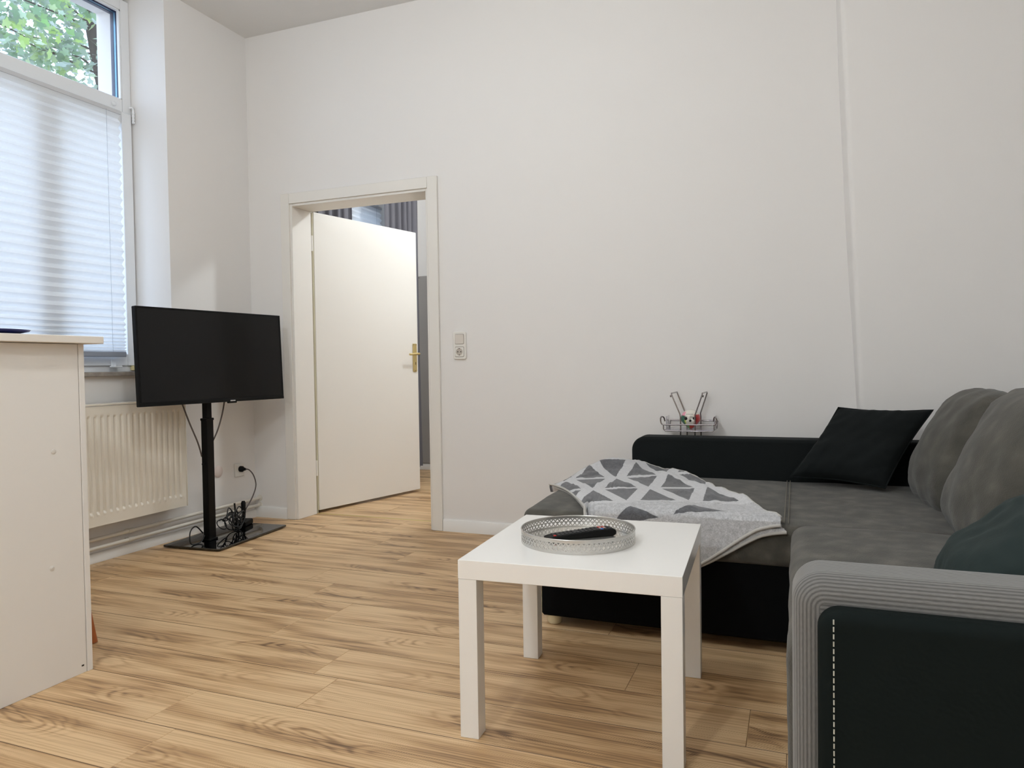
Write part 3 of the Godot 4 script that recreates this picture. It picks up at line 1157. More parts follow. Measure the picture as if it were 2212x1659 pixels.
func blanket() -> void:
	var bl := thing("throw_blanket", "light grey blanket with dark triangles spread over the chaise", "blanket", Vector3(2.75, 0.44, 0.9))
	var nz := FastNoiseLite.new()
	nz.seed = 3
	nz.frequency = 1.0
	nz.fractal_octaves = 3
	# back rim and right rim as seen from above (x, z, extra height)
	var back := Curve.new()
	back.min_value = 0.0
	back.max_value = 2.0
	var xs := [[0.0, 0.74], [0.06, 0.50], [0.19, 0.30], [0.30, 0.315], [0.47, 0.40], [0.62, 0.60], [0.78, 0.88], [0.90, 1.09], [1.0, 1.27]]
	for q in xs:
		back.add_point(Vector2(q[0], q[1]), 0, 0, Curve.TANGENT_LINEAR, Curve.TANGENT_LINEAR)
	var cols := 64
	var rws := 60
	for layer in 2:
		var top := []
		var uvs := []
		for i in rws + 1:
			var sv := i / float(rws)
			var row := []
			var uvr := []
			for j in cols + 1:
				var tx := j / float(cols)
				var x := lerpf(2.27, 3.222, tx)
				var z0 := back.sample(tx)
				# where the sheet ends: the left rim, or the hem hanging in front
				var zend: float
				var hang := 0.0
				if x < 2.57:
					zend = lerpf(0.78, 1.285, pow((x - 2.27) / 0.30, 1.35))
				else:
					zend = 1.298
					hang = 0.235 - 0.02 * sin((x - 2.57) * 9.0) - 0.235 * smoothstep(2.82, 3.222, x)
					hang *= smoothstep(2.55, 2.62, x)
				if layer == 1:
					hang *= 0.88
					x += 0.018 * tx * smoothstep(0.5, 1.0, sv)
				var flat := maxf(0.02, zend - z0)
				var full := flat + hang
				var dist := sv * full
				var y := 0.447 + 0.014 * sin(PI * clampf((x - 2.285) / 0.96, 0, 1))
				var z := z0 + dist
				if dist > flat:
					y -= dist - flat
					z = zend + 0.012 + 0.10 * (dist - flat) * (1.0 - 0.5 * tx)
				# round the front edge
				var e := dist - flat
				if absf(e) < 0.035:
					var f := (e + 0.035) / 0.07
					y -= 0.008 * sin(PI * f)
				# rumples, more towards the far rim
				var rum := 0.016 * smoothstep(0.30, 0.02, sv) * (0.7 + 0.5 * sin(x * 15.0 + z * 6.0) + 0.4 * nz.get_noise_2d(x * 9.0, 3.0)) * smoothstep(0.02, 0.15, tx)
				rum += 0.012 * nz.get_noise_2d(x * 4.0, z * 4.0) + 0.006 * nz.get_noise_2d(x * 14.0, z * 11.0)
				rum += 0.012 * exp(-pow((x - 2.95 - 0.25 * (z - 0.9)) / 0.02, 2.0)) * smoothstep(0.7, 0.9, z) * smoothstep(1.2, 1.0, z)
				rum += 0.03 * exp(-pow((x - 2.45) / 0.16, 2.0)) * exp(-pow((z - 0.40) / 0.16, 2.0))
				var lift := maxf(0.0, rum) * (1.0 if dist < flat else 0.2)
				if x < 2.36 and dist < flat:
					y -= 0.022 * smoothstep(2.36, 2.27, x)
				var p := Vector3(x, y + lift, z)
				if layer == 1:
					p.y -= 0.011 + (0.012 * tx if dist > flat * 0.8 else 0.0)
					p.z -= 0.007
				row.append(p - bl.position)
				uvr.append(Vector2(x - 2.2, z0 - 0.22 + dist))
			top.append(row)
			uvs.append(uvr)
		var m := MB.new()
		# give the sheet its thickness: top, underside and rim
		var under := []
		for i in rws + 1:
			var r := []
			for j in cols + 1:
				var up := Vector3(0, -0.006, -0.004 if i > rws * 0.75 else 0.0)
				r.append(top[i][j] + up)
			under.append(r)
		m.grid(top, uvs, false, Vector3(0, 1, 0.6))
		m.grid(under, uvs, false, Vector3(0, -1, -0.6))
		part("blanket_sheet" if layer == 0 else "folded_layer", m, M.blanket, bl)
		var hem := []
		for j in range(cols, 16, -1):
			hem.append(top[rws][j] + Vector3(0, -0.003, 0))
		m = MB.new()
		m.tube(hem, 0.0055, 7)
		hem = []
		for j in cols + 1:
			hem.append(top[0][j] + Vector3(0, -0.003, 0))
		m.tube(hem, 0.0045, 7)
		hem = []
		for j in range(0, 21):
			hem.append(top[rws][j] + Vector3(0, -0.003, 0))
		m.tube(hem, 0.0045, 7)
		part("hem", m, M.blanket_edge, bl)

func table() -> void:
	var t := thing("side_table", "glossy white square side table carrying the round tray", "table", Vector3(2.729, 0, 1.798))
	t.rotation.y = 0.047
	var w := 0.2815
	var d := 0.291
	part("tabletop", MB.new().box(Vector3(-w, 0.410, -d), Vector3(w, 0.459, d), 0.0012), M.lack, t)
	for sx in [-1, 1]:
		for sz in [-1, 1]:
			var cx: float = sx * (w - 0.0255)
			var cz: float = sz * (d - 0.0255)
			part("leg", MB.new().box(Vector3(cx - 0.025, 0.0, cz - 0.025), Vector3(cx + 0.025, 0.4098, cz + 0.025), 0.0012), M.lack_leg, t)
	# tray: mirrored plate and a pierced band
	var ty := 0.4592
	var tr := thing("round_tray", "round silver tray with a pierced lattice rim on the white table", "tray", Vector3(2.697, ty, 1.812))
	var R := 0.158
	part("tray_plate", MB.new().lathe(Vector3.ZERO, [Vector2(0, 0), Vector2(R - 0.002, 0), Vector2(R - 0.002, 0.004), Vector2(0, 0.004)], 64), M.mirror, tr)
	var m := MB.new()
	m.lathe(Vector3.ZERO, [Vector2(R, 0.0), Vector2(R + 0.0012, 0.0), Vector2(R + 0.0012, 0.008), Vector2(R, 0.008), Vector2(R, 0.0)], 96)
	m.lathe(Vector3.ZERO, [Vector2(R, 0.029), Vector2(R + 0.0012, 0.029), Vector2(R + 0.0012, 0.0365), Vector2(R, 0.0365), Vector2(R, 0.029)], 96)
	part("rim_band", m, M.tray, tr)
	m = MB.new()
	var ring := []
	for k in 96:
		var an := TAU * k / 96
		ring.append(Vector3(cos(an) * (R + 0.0006), 0.0372, sin(an) * (R + 0.0006)))
	m.tube(ring, 0.0017, 6, true)
	part("rim_wire", m, M.tray, tr)
	# lattice of crossing slanted bars with small lozenges
	m = MB.new()
	var cnt := 74
	for k in cnt:
		var a0 := TAU * k / cnt
		for sg in [-1.0, 1.0]:
			var q := []
			for e in 4:
				var f := e / 3.0
				var an: float = a0 + sg * f * TAU / cnt * 1.5
				q.append(Vector3(cos(an) * (R + 0.0006), lerpf(0.007, 0.030, f), sin(an) * (R + 0.0006)))
			for e in 3:
				var p0: Vector3 = q[e]
				var p1: Vector3 = q[e + 1]
				var out := Vector3(p0.x, 0, p0.z).normalized()
				var sd := (p1 - p0).normalized().cross(out) * 0.0016
				m.face(p0 - sd + out * 0.0006, p0 + sd + out * 0.0006, p1 + sd + out * 0.0006, p1 - sd + out * 0.0006, out)
				m.face(p0 - sd - out * 0.0006, p0 + sd - out * 0.0006, p1 + sd - out * 0.0006, p1 - sd - out * 0.0006, -out)
		var am := a0 + TAU / cnt * 0.5
		var o2 := Vector3(cos(am), 0, sin(am))
		var tg := Vector3(-sin(am), 0, cos(am))
		var pc := o2 * (R + 0.0012) + Vector3(0, 0.0185, 0)
		m.face(pc - tg * 0.0035, pc + Vector3(0, 0.0035, 0), pc + tg * 0.0035, pc - Vector3(0, 0.0035, 0), o2)
		m.face(pc - tg * 0.0035 - o2 * 0.0015, pc + Vector3(0, 0.0035, 0) - o2 * 0.0015, pc + tg * 0.0035 - o2 * 0.0015, pc - Vector3(0, 0.0035, 0) - o2 * 0.0015, -o2)
	part("lattice_rim", m, M.tray, tr)
	# remote control
	var rc := thing("remote_control", "black television remote with red and blue keys lying in the tray", "remote", Vector3(2.697, ty + 0.0042, 1.786))
	rc.rotation.y = atan2(0.125, 0.165)
	var L := 0.103
	var prof := PackedVector2Array()
	for q in [Vector2(-L, 0.001), Vector2(-L + 0.004, 0.0), Vector2(L - 0.01, 0.0), Vector2(L - 0.002, 0.004), Vector2(L, 0.011), Vector2(L - 0.003, 0.018), Vector2(L - 0.012, 0.021), Vector2(L - 0.06, 0.0205), Vector2(-L + 0.02, 0.012), Vector2(-L + 0.002, 0.008), Vector2(-L, 0.005)]:
		prof.append(q)
	part("remote_body", MB.new().extrude(prof, -0.0225, 0.0225, 0.004, 3), M.black, rc)
	var key := mat(rgb(44, 44, 46), 0.5)
	var red := mat(rgb(190, 36, 30), 0.45)
	var blu := mat(rgb(40, 110, 190), 0.45)
	var wht := mat(rgb(214, 170, 160), 0.45)
	var topy := func(x: float) -> float:
		if x > L - 0.06:
			return lerpf(0.0205, 0.021, (x - L + 0.06) / 0.048)
		return lerpf(0.012, 0.0205, (x + L - 0.02) / (2 * L - 0.08))
	for i in 15:
		for j in 3:
			var x := -L + 0.022 + i * 0.0118
			var z := -0.0125 + j * 0.0125
			if i in [5, 6] and j == 1:
				continue
			var y: float = topy.call(x)
			var mm: Material = key
			if i == 12:
				mm = [red, wht, blu][j]
			elif i == 13 and j < 2:
				mm = wht if j == 1 else red
			elif i == 0 and j == 2:
				mm = red
			part("key", MB.new().box(Vector3(x - 0.0038, y - 0.001, z - 0.0044), Vector3(x + 0.0038, y + 0.0016, z + 0.0044), 0.0008), mm, rc)
	var pad := MB.new()
	pad.lathe(Vector3(-L + 0.022 + 5.5 * 0.0118, topy.call(-L + 0.087), 0), [Vector2(0.0095, -0.001), Vector2(0.0095, 0.0016), Vector2(0.005, 0.002), Vector2(0.0, 0.0012)], 18)
	part("navigation_key", pad, key, rc)

func television() -> void:
	var base_y := 0.0
	var st := thing("television_stand", "black television stand with glass foot plate by the radiator", "stand", Vector3(0.245, base_y, 0.56))
	# foot plate: a rectangle turned a little
	var b := MB.new()
	var yaw := 0.075
	b.extrude(rrect(Vector2(-0.183, -0.30), Vector2(0.183, 0.30), [0.012, 0.012, 0.012, 0.012], 4), 0.006, 0.016, 0.002, 2)
	var fp := part("foot_plate", b, M.black_glass, st)
	fp.transform = Transform3D(Basis(Vector3.UP, yaw) * Basis(Vector3(1, 0, 0), -PI / 2), Vector3(0.005, 0, -0.037))
	for p in [Vector3(-0.14, 0, 0.2), Vector3(0.14, 0, 0.2), Vector3(-0.12, 0, -0.28), Vector3(0.12, 0, -0.28)]:
		b = MB.new()
		b.lathe(p, [Vector2(0, 0), Vector2(0.015, 0), Vector2(0.015, 0.0062), Vector2(0, 0.0062)], 12)
		part("rubber_pad", b, M.black, st)
	var pz := 0.095
	b = MB.new()
	b.xf = Transform3D(Basis(Vector3.UP, yaw), Vector3(0, 0, pz))
	b.box(Vector3(-0.02, 0.016, -0.030), Vector3(0.02, 0.685, 0.030), 0.005)
	part("lower_pole", b, M.black_metal, st)
	b = MB.new()
	b.xf = Transform3D(Basis(Vector3.UP, yaw), Vector3(0, 0, pz))
	b.box(Vector3(-0.016, 0.68, -0.022), Vector3(0.016, 1.12, 0.022), 0.004)
	part("upper_pole", b, M.black_metal, st)
	b = MB.new()
	b.xf = Transform3D(Basis(Vector3.UP, yaw), Vector3(0, 0, pz))
	b.box(Vector3(-0.0215, 0.676, -0.0315), Vector3(0.0215, 0.69, 0.0315), 0.003)
	part("collar", b, M.black_metal, st)
	b = MB.new()
	b.xf = Transform3D(Basis(Vector3.UP, yaw), Vector3(0, 0, pz))
	b.box(Vector3(-0.026, 0.016, -0.036), Vector3(0.026, 0.026, 0.036), 0.003)
	part("pole_flange", b, M.black_metal, st)
	b = MB.new()
	b.xf = Transform3D(Basis(Vector3.UP, yaw), Vector3(0, 0, pz))
	b.box(Vector3(0.016, 0.90, -0.12), Vector3(0.030, 1.12, 0.12), 0.003)
	part("screen_mount", b, M.black_metal, st)
	b = MB.new()
	b.xf = Transform3D(Basis(Vector3.UP, yaw), Vector3(0, 0, pz))
	b.tube([Vector3(0.0, 0.44, 0.029), Vector3(0.0, 0.44, 0.045)], 0.006, 8)
	part("height_knob", b, M.black_metal, st)
	# screen: axes u (left to right seen from the room), v up, w out of the glass
	var tv := thing("television", "black flat screen television turned towards the sofa", "television", Vector3(0.333, 1.0255, 0.664))
	var a := 0.126
	var u := Vector3(sin(a), 0, -cos(a))
	var tilt := 0.039
	var out := Vector3(cos(a), 0, sin(a))
	var v := (Vector3.UP * cos(tilt) - out * sin(tilt)).normalized()
	var wv := u.cross(v)
	tv.basis = Basis(u, v, wv)
	var hw := 0.466
	var hh := 0.2487
	part("casing", MB.new().box(Vector3(-hw, -hh, -0.028), Vector3(hw, hh, 0.0), 0.003), M.black, tv)
	part("rear_housing", MB.new().box(Vector3(-hw * 0.7, -hh * 0.86, -0.055), Vector3(hw * 0.7, hh * 0.3, -0.027), 0.012), M.black, tv)
	part("screen", MB.new().box(Vector3(-hw + 0.009, -hh + 0.020, -0.002), Vector3(hw - 0.009, hh - 0.009, 0.0012), 0.0005), M.screen, tv)
	b = MB.new()
	b.box(Vector3(-hw, -hh, 0.0), Vector3(hw, -hh + 0.018, 0.004), 0.0015)
	for s in [-1, 1]:
		b.box(Vector3(minf(s * hw, s * (hw - 0.008)), -hh + 0.018, 0.0), Vector3(maxf(s * hw, s * (hw - 0.008)), hh, 0.0025), 0.001)
	b.box(Vector3(-hw + 0.008, hh - 0.008, 0.0), Vector3(hw - 0.008, hh, 0.0025), 0.001)
	part("bezel", b, M.black, tv)
	part("logo_badge", MB.new().box(Vector3(0.072, -hh + 0.003, 0.004), Vector3(0.106, -hh + 0.009, 0.0052), 0.0008), M.badge, tv)
	b = MB.new()
	b.box(Vector3(0.06, -hh - 0.008, -0.012), Vector3(0.12, -hh + 0.002, 0.002), 0.003)
	part("sensor_bar", b, M.black, tv)
	# leads from the back of the screen to the pole
	var lb := "thin grey lead drooping from the television to the left of the pole"
	var c := MB.new()
	c.tube(smooth_path([Vector3(0.27, 0.80, 0.86), Vector3(0.262, 0.68, 0.80), Vector3(0.255, 0.56, 0.735), Vector3(0.225, 0.48, 0.68)], 6), 0.0042, 7)
	tag(part("television_lead", c, M.grey_cable), lb, "cable")
	c = MB.new()
	c.tube(smooth_path([Vector3(0.285, 0.82, 0.555), Vector3(0.272, 0.72, 0.565), Vector3(0.262, 0.62, 0.595), Vector3(0.245, 0.55, 0.622)], 6), 0.0042, 7)
	tag(part("television_lead", c, M.grey_cable), "thin grey lead drooping from the television to the right of the pole", "cable")
	# tangle of cables on the foot plate
	var y0 := 0.020
	var tg := thing("cable_tangle", "tangle of thin black cables heaped on the television stand's foot plate", "cables", Vector3(0.22, y0, 0.5))
	var to := Transform3D(Basis(), -tg.position)
	var rr := RandomNumberGenerator.new()
	rr.seed = 42
	for k in 9:
		var ct := Vector3(0.225 + rr.randf_range(-0.03, 0.06), y0 + 0.055 + rr.randf_range(-0.015, 0.03), 0.47 + rr.randf_range(-0.05, 0.05))
		var rad := rr.randf_range(0.028, 0.062)
		var ax := Basis(Vector3(rr.randf_range(-0.4, 0.4), 1, 0).normalized(), rr.randf() * 0.8) * Basis(Vector3(0, 0, 1), rr.randf_range(-0.7, 0.7))
		var pts := []
		for q in 26:
			var an := TAU * q / 20.0 + k
			var p: Vector3 = ct + ax * Vector3(0.35 * rad * sin(an * 1.3 + k), rad * sin(an), rad * cos(an) * 1.25)
			p.y = maxf(p.y, y0 + 0.004)
			pts.append(p)
		c = MB.new()
		c.xf = to
		c.tube(pts, 0.0032, 6)
		part("cable_loop", c, M.black_cable, tg)
	c = MB.new()
	c.xf = to
	c.tube(smooth_path([Vector3(0.25, 0.11, 0.53), Vector3(0.21, 0.155, 0.47), Vector3(0.19, 0.10, 0.40), Vector3(0.175, 0.075, 0.34), Vector3(0.17, 0.06, 0.30), Vector3(0.16, 0.055, 0.285)], 6), 0.0035, 6)
	part("cable_end", c, M.black_cable, tg)
	c = MB.new()
	c.xf = to
	c.tube(smooth_path([Vector3(0.20, 0.05, 0.66), Vector3(0.21, 0.10, 0.72), Vector3(0.24, 0.085, 0.79), Vector3(0.255, 0.025, 0.80), Vector3(0.26, 0.022, 0.74), Vector3(0.25, 0.05, 0.70)], 6), 0.0035, 6)
	part("cable_end", c, M.black_cable, tg)
	c = MB.new()
	c.xf = to
	c.tube(smooth_path([Vector3(0.19, 0.06, 0.42), Vector3(0.17, 0.11, 0.37), Vector3(0.16, 0.135, 0.33), Vector3(0.158, 0.10, 0.30), Vector3(0.17, 0.07, 0.33), Vector3(0.19, 0.08, 0.38)], 6), 0.0032, 6)
	part("cable_end", c, M.black_cable, tg)
	c = MB.new()
	c.xf = to
	c.tube([Vector3(0.185, 0.05, 0.385), Vector3(0.175, 0.165, 0.385)], 0.0055, 6)
	part("loose_plug", c, M.black_cable, tg)
	var pa := thing("power_adapter", "black mains adapter block lying on the glass foot plate", "adapter", Vector3(0.165, 0.0165, 0.30))
	pa.rotation.y = 0.3
	part("adapter_body", MB.new().box(Vector3(-0.035, 0, -0.055), Vector3(0.035, 0.032, 0.055), 0.006), M.black, pa)
	part("plug", MB.new().lathe(Vector3(-0.005, 0.032, -0.01), [Vector2(0.008, 0.0), Vector2(0.007, 0.035), Vector2(0.013, 0.04), Vector2(0.014, 0.10), Vector2(0.009, 0.112), Vector2(0.0, 0.113)], 14), M.black, pa)
	# lead and plug at the wall socket
	c = MB.new()
	c.tube(smooth_path([Vector3(0.05, 0.329, 0.146), Vector3(0.075, 0.325, 0.142), Vector3(0.10, 0.29, 0.132), Vector3(0.115, 0.23, 0.13), Vector3(0.125, 0.17, 0.17), Vector3(0.14, 0.12, 0.235), Vector3(0.145, 0.10, 0.27), Vector3(0.15, 0.145, 0.288), Vector3(0.158, 0.142, 0.292)], 6), 0.0038, 7)
	var pc := part("mains_lead", c, M.grey_cable)
	tag(pc, "grey mains lead running from the wall socket to the adapter", "cable")
	var pg := MB.new()
	pg.xf = Transform3D(Basis(Vector3(0, 0, 1), Vector3(1, 0, 0), Vector3(0, 1, 0)), Vector3(0.006, 0.329, 0.146))
	pg.lathe(Vector3.ZERO, [Vector2(0.0, 0.0), Vector2(0.019, 0.0), Vector2(0.019, 0.02), Vector2(0.012, 0.028), Vector2(0.007, 0.046), Vector2(0, 0.048)], 16)
	part("mains_plug", pg, M.black, pc)

func radiator() -> void:
	var r := thing("radiator", "cream panel radiator with vertical flutes under the window", "radiator", Vector3(0.0, 0.2, 0.67))
	var W := 1.12
	var H := 0.588
	var pitch := 0.0365
	var rows := []
	var uvs := []
	var ys := [0.0, 0.004, 0.045, 0.052, 0.060, 0.068, 0.075, 0.25, 0.45, 0.520, 0.527, 0.534, 0.541, 0.549, 0.580, 0.584]
	var mk := [0.0, 0.0, 0.0, -0.2, -0.25, 0.5, 1.0, 1.0, 1.0, 1.0, 0.8, 0.3, 0.0, 0.0, 0.0, 0.0]
	for i in ys.size():
		var row := []
		var z := 0.0
		while z <= W + 0.0001:
			var f := 0.0
			if z > 0.02 and z < W - 0.02:
				var ph := fposmod(z - 0.02, pitch) / pitch
				f = smoothstep(0.36, 0.48, ph) * smoothstep(0.86, 0.74, ph)
			row.append(Vector3(0.102 - 0.0105 * f * mk[i], ys[i], z))
			z += pitch / 12.0
		rows.append(row)
	var m := MB.new()
	m.grid(rows, [], false, Vector3.RIGHT)
	m.box(Vector3(0.088, 0.0, 0.0), Vector3(0.094, 0.584, W))
	part("front_panel", m, M.radiator, r)
	part("side_cover", MB.new().box(Vector3(0.034, 0.0, -0.004), Vector3(0.106, H, -0.0005), 0.001), M.radiator, r)
	part("side_cover", MB.new().box(Vector3(0.034, 0.0, W + 0.0005), Vector3(0.106, H, W + 0.004), 0.001), M.radiator, r)
	m = MB.new()
	m.box(Vector3(0.034, H - 0.001, -0.004), Vector3(0.107, H + 0.008, W + 0.004), 0.002)
	part("top_grille", m, M.radiator, r)
	part("rear_panel", MB.new().box(Vector3(0.036, 0.01, 0.004), Vector3(0.056, H - 0.012, W - 0.004), 0.004), M.radiator, r)
	for z in [0.16, 0.9]:
		part("wall_bracket", MB.new().box(Vector3(0.003, 0.12, z), Vector3(0.036, 0.5, z + 0.03), 0.002), M.pipe, r)
	# pipes along the skirting
	var spec := [[0.1225, "upper cream heating pipe running along the skirting below the radiator"], [0.0775, "lower cream heating pipe running along the skirting below the radiator"]]
	for s in spec:
		var pp := thing("heating_pipe", s[1], "pipe", Vector3(0.031, s[0], 0.0))
		m = MB.new()
		m.tube([Vector3(0, 0, -0.02), Vector3(0, 0, 2.6)], 0.0095, 14)
		part("tube", m, M.pipe, pp)
		m = MB.new()
		m.xf = Transform3D(Basis(Vector3(1, 0, 0), PI / 2), Vector3(0, 0, 0.0))
		m.lathe(Vector3.ZERO, [Vector2(0.0097, 0.0005), Vector2(0.021, 0.0005), Vector2(0.019, 0.004), Vector2(0.0097, 0.006)], 18)
		part("wall_rosette", m, M.pipe, pp)
		m = MB.new()
		m.box(Vector3(-0.031, -0.008, 0.97), Vector3(0.006, 0.008, 0.995), 0.003)
		m.tube([Vector3(0, 0, 0.968), Vector3(0, 0, 0.997)], 0.0125, 14)
		part("pipe_clip", m, M.pipe, pp)

func counter() -> void:
	var c := thing("kitchen_cabinet", "plain white back and side panel of a tall kitchen cabinet", "cabinet", Vector3(0.86, 0, 3.1))
	var o := Transform3D(Basis(), -c.position)
	var b := MB.new()
	b.xf = o
	b.box(Vector3(0.60, 0.0, 2.132), Vector3(1.163, 1.041, 4.3), 0.001)
	part("cabinet_back", b, M.melamine, c)
	b = MB.new()
	b.xf = o
	b.box(Vector3(0.58, 0.0, 2.112), Vector3(1.165, 1.041, 2.1305), 0.001)
	part("side_panel", b, M.melamine, c)
	for q in [[0.712, 2.222], [0.358, 2.238]]:
		b = MB.new()
		b.xf = o * Transform3D(Basis(Vector3(0, 0, 1), Vector3(1, 0, 0), Vector3(0, 1, 0)), Vector3(1.1628, q[0], q[1]))
		b.lathe(Vector3.ZERO, [Vector2(0.0, 0.0), Vector2(0.0075, 0.0), Vector2(0.0075, 0.0012), Vector2(0.006, 0.002), Vector2(0.0, 0.0022)], 18)
		part("screw_cap", b, M.caps, c)
	b = MB.new()
	b.xf = o
	b.box(Vector3(1.1628, 0.022, 2.142), Vector3(1.1636, 0.027, 2.15))
	part("chip_mark", b, M.socket_dark, c)
	tag(part("worktop", MB.new().box(Vector3(0.55, 1.0425, 2.067), Vector3(1.2, 1.0655, 4.35), 0.002), M.worktop), "pale worktop slab overhanging the white kitchen cabinet", "worktop")
	var pl := MB.new()
	pl.lathe(Vector3(1.085, 1.0657, 2.362), [Vector2(0, 0), Vector2(0.07, 0), Vector2(0.108, 0.009), Vector2(0.112, 0.013), Vector2(0.106, 0.0125), Vector2(0.07, 0.004), Vector2(0, 0.003)], 40)
	tag(part("plate", pl, M.blue), "dark blue shallow plate at the edge of the worktop", "plate")
	# stool behind the cabinet: one foot shows at its edge
	var s := thing("wooden_stool", "orange-brown wooden stool mostly hidden behind the white cabinet", "stool", Vector3(0.803, 0, 1.962))
	part("seat", MB.new().lathe(Vector3(0, 0.42, 0), [Vector2(0, 0), Vector2(0.09, 0), Vector2(0.1, 0.01), Vector2(0.1, 0.025), Vector2(0.09, 0.035), Vector2(0, 0.035)], 28), M.stool, s)
	for k in 3:
		var an: float = [-0.08, 2.4, -2.17][k]
		var d := Vector3(cos(an), 0, sin(an))
		part("leg", MB.new().tube([d * 0.162, d * 0.06 + Vector3(0, 0.422, 0)], 0.013, 10, false, true, 0.015), M.stool, s)
	var rg := MB.new()
	for k in 3:
		var a0: float = [-0.08, 2.4, -2.17][k]
		var a1: float = [-0.08, 2.4, -2.17][(k + 1) % 3]
		rg.tube([Vector3(cos(a0), 0, sin(a0)) * 0.1255 + Vector3(0, 0.15, 0), Vector3(cos(a1), 0, sin(a1)) * 0.1255 + Vector3(0, 0.15, 0)], 0.007, 8)
	part("stretcher", rg, M.stool, s)

func rack() -> void:
	var r := thing("wire_rack", "chrome wire rack with a clear tray standing between sofa and wall", "rack", Vector3(2.78, 0, 0.09))
	var o := Transform3D(Basis(), -r.position)
	var zf := 0.16
	var zb := 0.024
	var wr := 0.0034
	# two hoops that splay at the top, feet on the floor
	for s in [0, 1]:
		var m := MB.new()
		m.xf = o
		var xb: float = 2.7425 if s == 0 else 2.8115
		var xt: float = 2.700 if s == 0 else 2.847
		var p := [Vector3(xb, 0.004, zf), Vector3(xb, 0.35, zf), Vector3(xb, 0.69, zf), Vector3(lerpf(xb, xt, 0.06), 0.705, zf), Vector3(xt, 0.800, zf), Vector3(xt, 0.806, zf - 0.006), Vector3(xt + 0.008, 0.808, zb + 0.006), Vector3(xt + 0.008, 0.802, zb), Vector3(lerpf(xb, xt, 0.06) + 0.008, 0.700, zb), Vector3(xb + 0.012, 0.685, zb), Vector3(xb + 0.014, 0.35, zb), Vector3(xb + 0.014, 0.004, zb)]
		m.tube(p, wr, 8)
		part("wire_hoop", m, M.chrome, r)
		m = MB.new()
		m.xf = o
		m.tube([Vector3(xt, 0.788, zf), Vector3(xt - (0.002 if s == 0 else -0.002), 0.797, zf)], wr * 1.9, 8)
		part("hoop_clip", m, M.chrome, r)
	var fb := MB.new()
	fb.xf = o
	for z in [zf, zb]:
		fb.tube([Vector3(2.60, 0.005, z), Vector3(2.96, 0.005, z)], wr, 8)
	for x in [2.60, 2.96]:
		fb.tube([Vector3(x, 0.005, zb), Vector3(x, 0.005, zf)], wr, 8)
	part("floor_frame", fb, M.chrome, r)
	# basket: front rail with curled ends, lower loop, back rail
	var m := MB.new()
	m.xf = o
	var f := zf + 0.004
	m.tube(smooth_path([Vector3(2.664, 0.668, f - 0.02), Vector3(2.660, 0.688, f - 0.008), Vector3(2.650, 0.690, f), Vector3(2.646, 0.676, f), Vector3(2.650, 0.658, f), Vector3(2.662, 0.6515, f), Vector3(2.70, 0.6515, f), Vector3(2.86, 0.653, f), Vector3(2.90, 0.6535, f), Vector3(2.911, 0.660, f), Vector3(2.915, 0.676, f), Vector3(2.910, 0.690, f), Vector3(2.902, 0.688, f - 0.008), Vector3(2.898, 0.67, f - 0.02)], 5), wr, 8)
	part("front_rail", m, M.chrome, r)
	m = MB.new()
	m.xf = o
	m.tube([Vector3(2.660, 0.652, f), Vector3(2.660, 0.630, f), Vector3(2.667, 0.621, f), Vector3(2.895, 0.622, f), Vector3(2.902, 0.630, f), Vector3(2.902, 0.653, f)], wr * 0.85, 8)
	part("lower_rail", m, M.chrome, r)
	m = MB.new()
	m.xf = o
	m.tube([Vector3(2.672, 0.664, zb), Vector3(2.892, 0.664, zb)], wr * 1.2, 8)
	for x in [2.664, 2.898]:
		m.tube([Vector3(x, 0.625, f), Vector3(x + 0.004, 0.625, zb), Vector3(x + 0.008, 0.664, zb)], wr * 0.8, 8)
	part("back_rail", m, M.chrome, r)
	m = MB.new()
	m.xf = o
	m.box(Vector3(2.668, 0.6245, zb + 0.004), Vector3(2.896, 0.6275, f - 0.003), 0.001)
	m.box(Vector3(2.664, 0.628, zb + 0.004), Vector3(2.6675, 0.69, zb + 0.09), 0.001)
	m.box(Vector3(2.8965, 0.628, zb + 0.004), Vector3(2.900, 0.69, zb + 0.09), 0.001)
	part("clear_tray", m, M.plastic_clear, r)
	# painted skull
	var sk := thing("painted_skull", "small painted skull ornament in green, white and red on the rack", "ornament", Vector3(2.782, 0.628, 0.092))
	var rows := []
	var tint := []
	var n1 := 28
	for i in n1 + 1:
		var th := PI * i / n1
		var row := []
		for j in 41:
			var ph := TAU * j / 40
			var d := Vector3(sin(th) * sin(ph), cos(th), sin(th) * cos(ph))
			var rad := 0.047
			# cheeks narrow to the jaw, brow and back of the head swell
			var k := smoothstep(-0.1, -0.9, d.y)
			var p := Vector3(d.x * rad * (1.0 - 0.34 * k), d.y * rad * (1.06 if d.y < 0 else 1.0), d.z * rad * 1.08 * (1.0 - 0.18 * k))
			for e in [-1.0, 1.0]:
				var ev := Vector3(0.36 * e - 0.12, 0.08, 0.92).normalized()
				p -= d * 0.010 * smoothstep(0.965, 0.992, d.dot(ev))
			row.append(p + Vector3(0, 0.0495, 0))
		rows.append(row)
	m = MB.new()
	m.grid(rows, [], true)
	for i in m.v.size():
		var d := (m.v[i] - Vector3(0, 0.0495, 0)).normalized()
		var col := rgb(232, 226, 214)
		if d.x < -0.42 and d.y < 0.38:
			col = rgb(10, 96, 70)
		elif d.x < -0.40 and d.y >= 0.38 and d.y < 0.75:
			col = rgb(236, 150, 170)
		elif d.x > 0.44 and d.y < 0.5:
			col = rgb(196, 30, 22)
		elif d.y < -0.56:
			col = rgb(120, 170, 100) if d.x < -0.02 else rgb(214, 60, 40)
		elif d.x < -0.30 and d.y < 0.2:
			col = rgb(190, 200, 60)
		m.c[i] = col.srgb_to_linear()
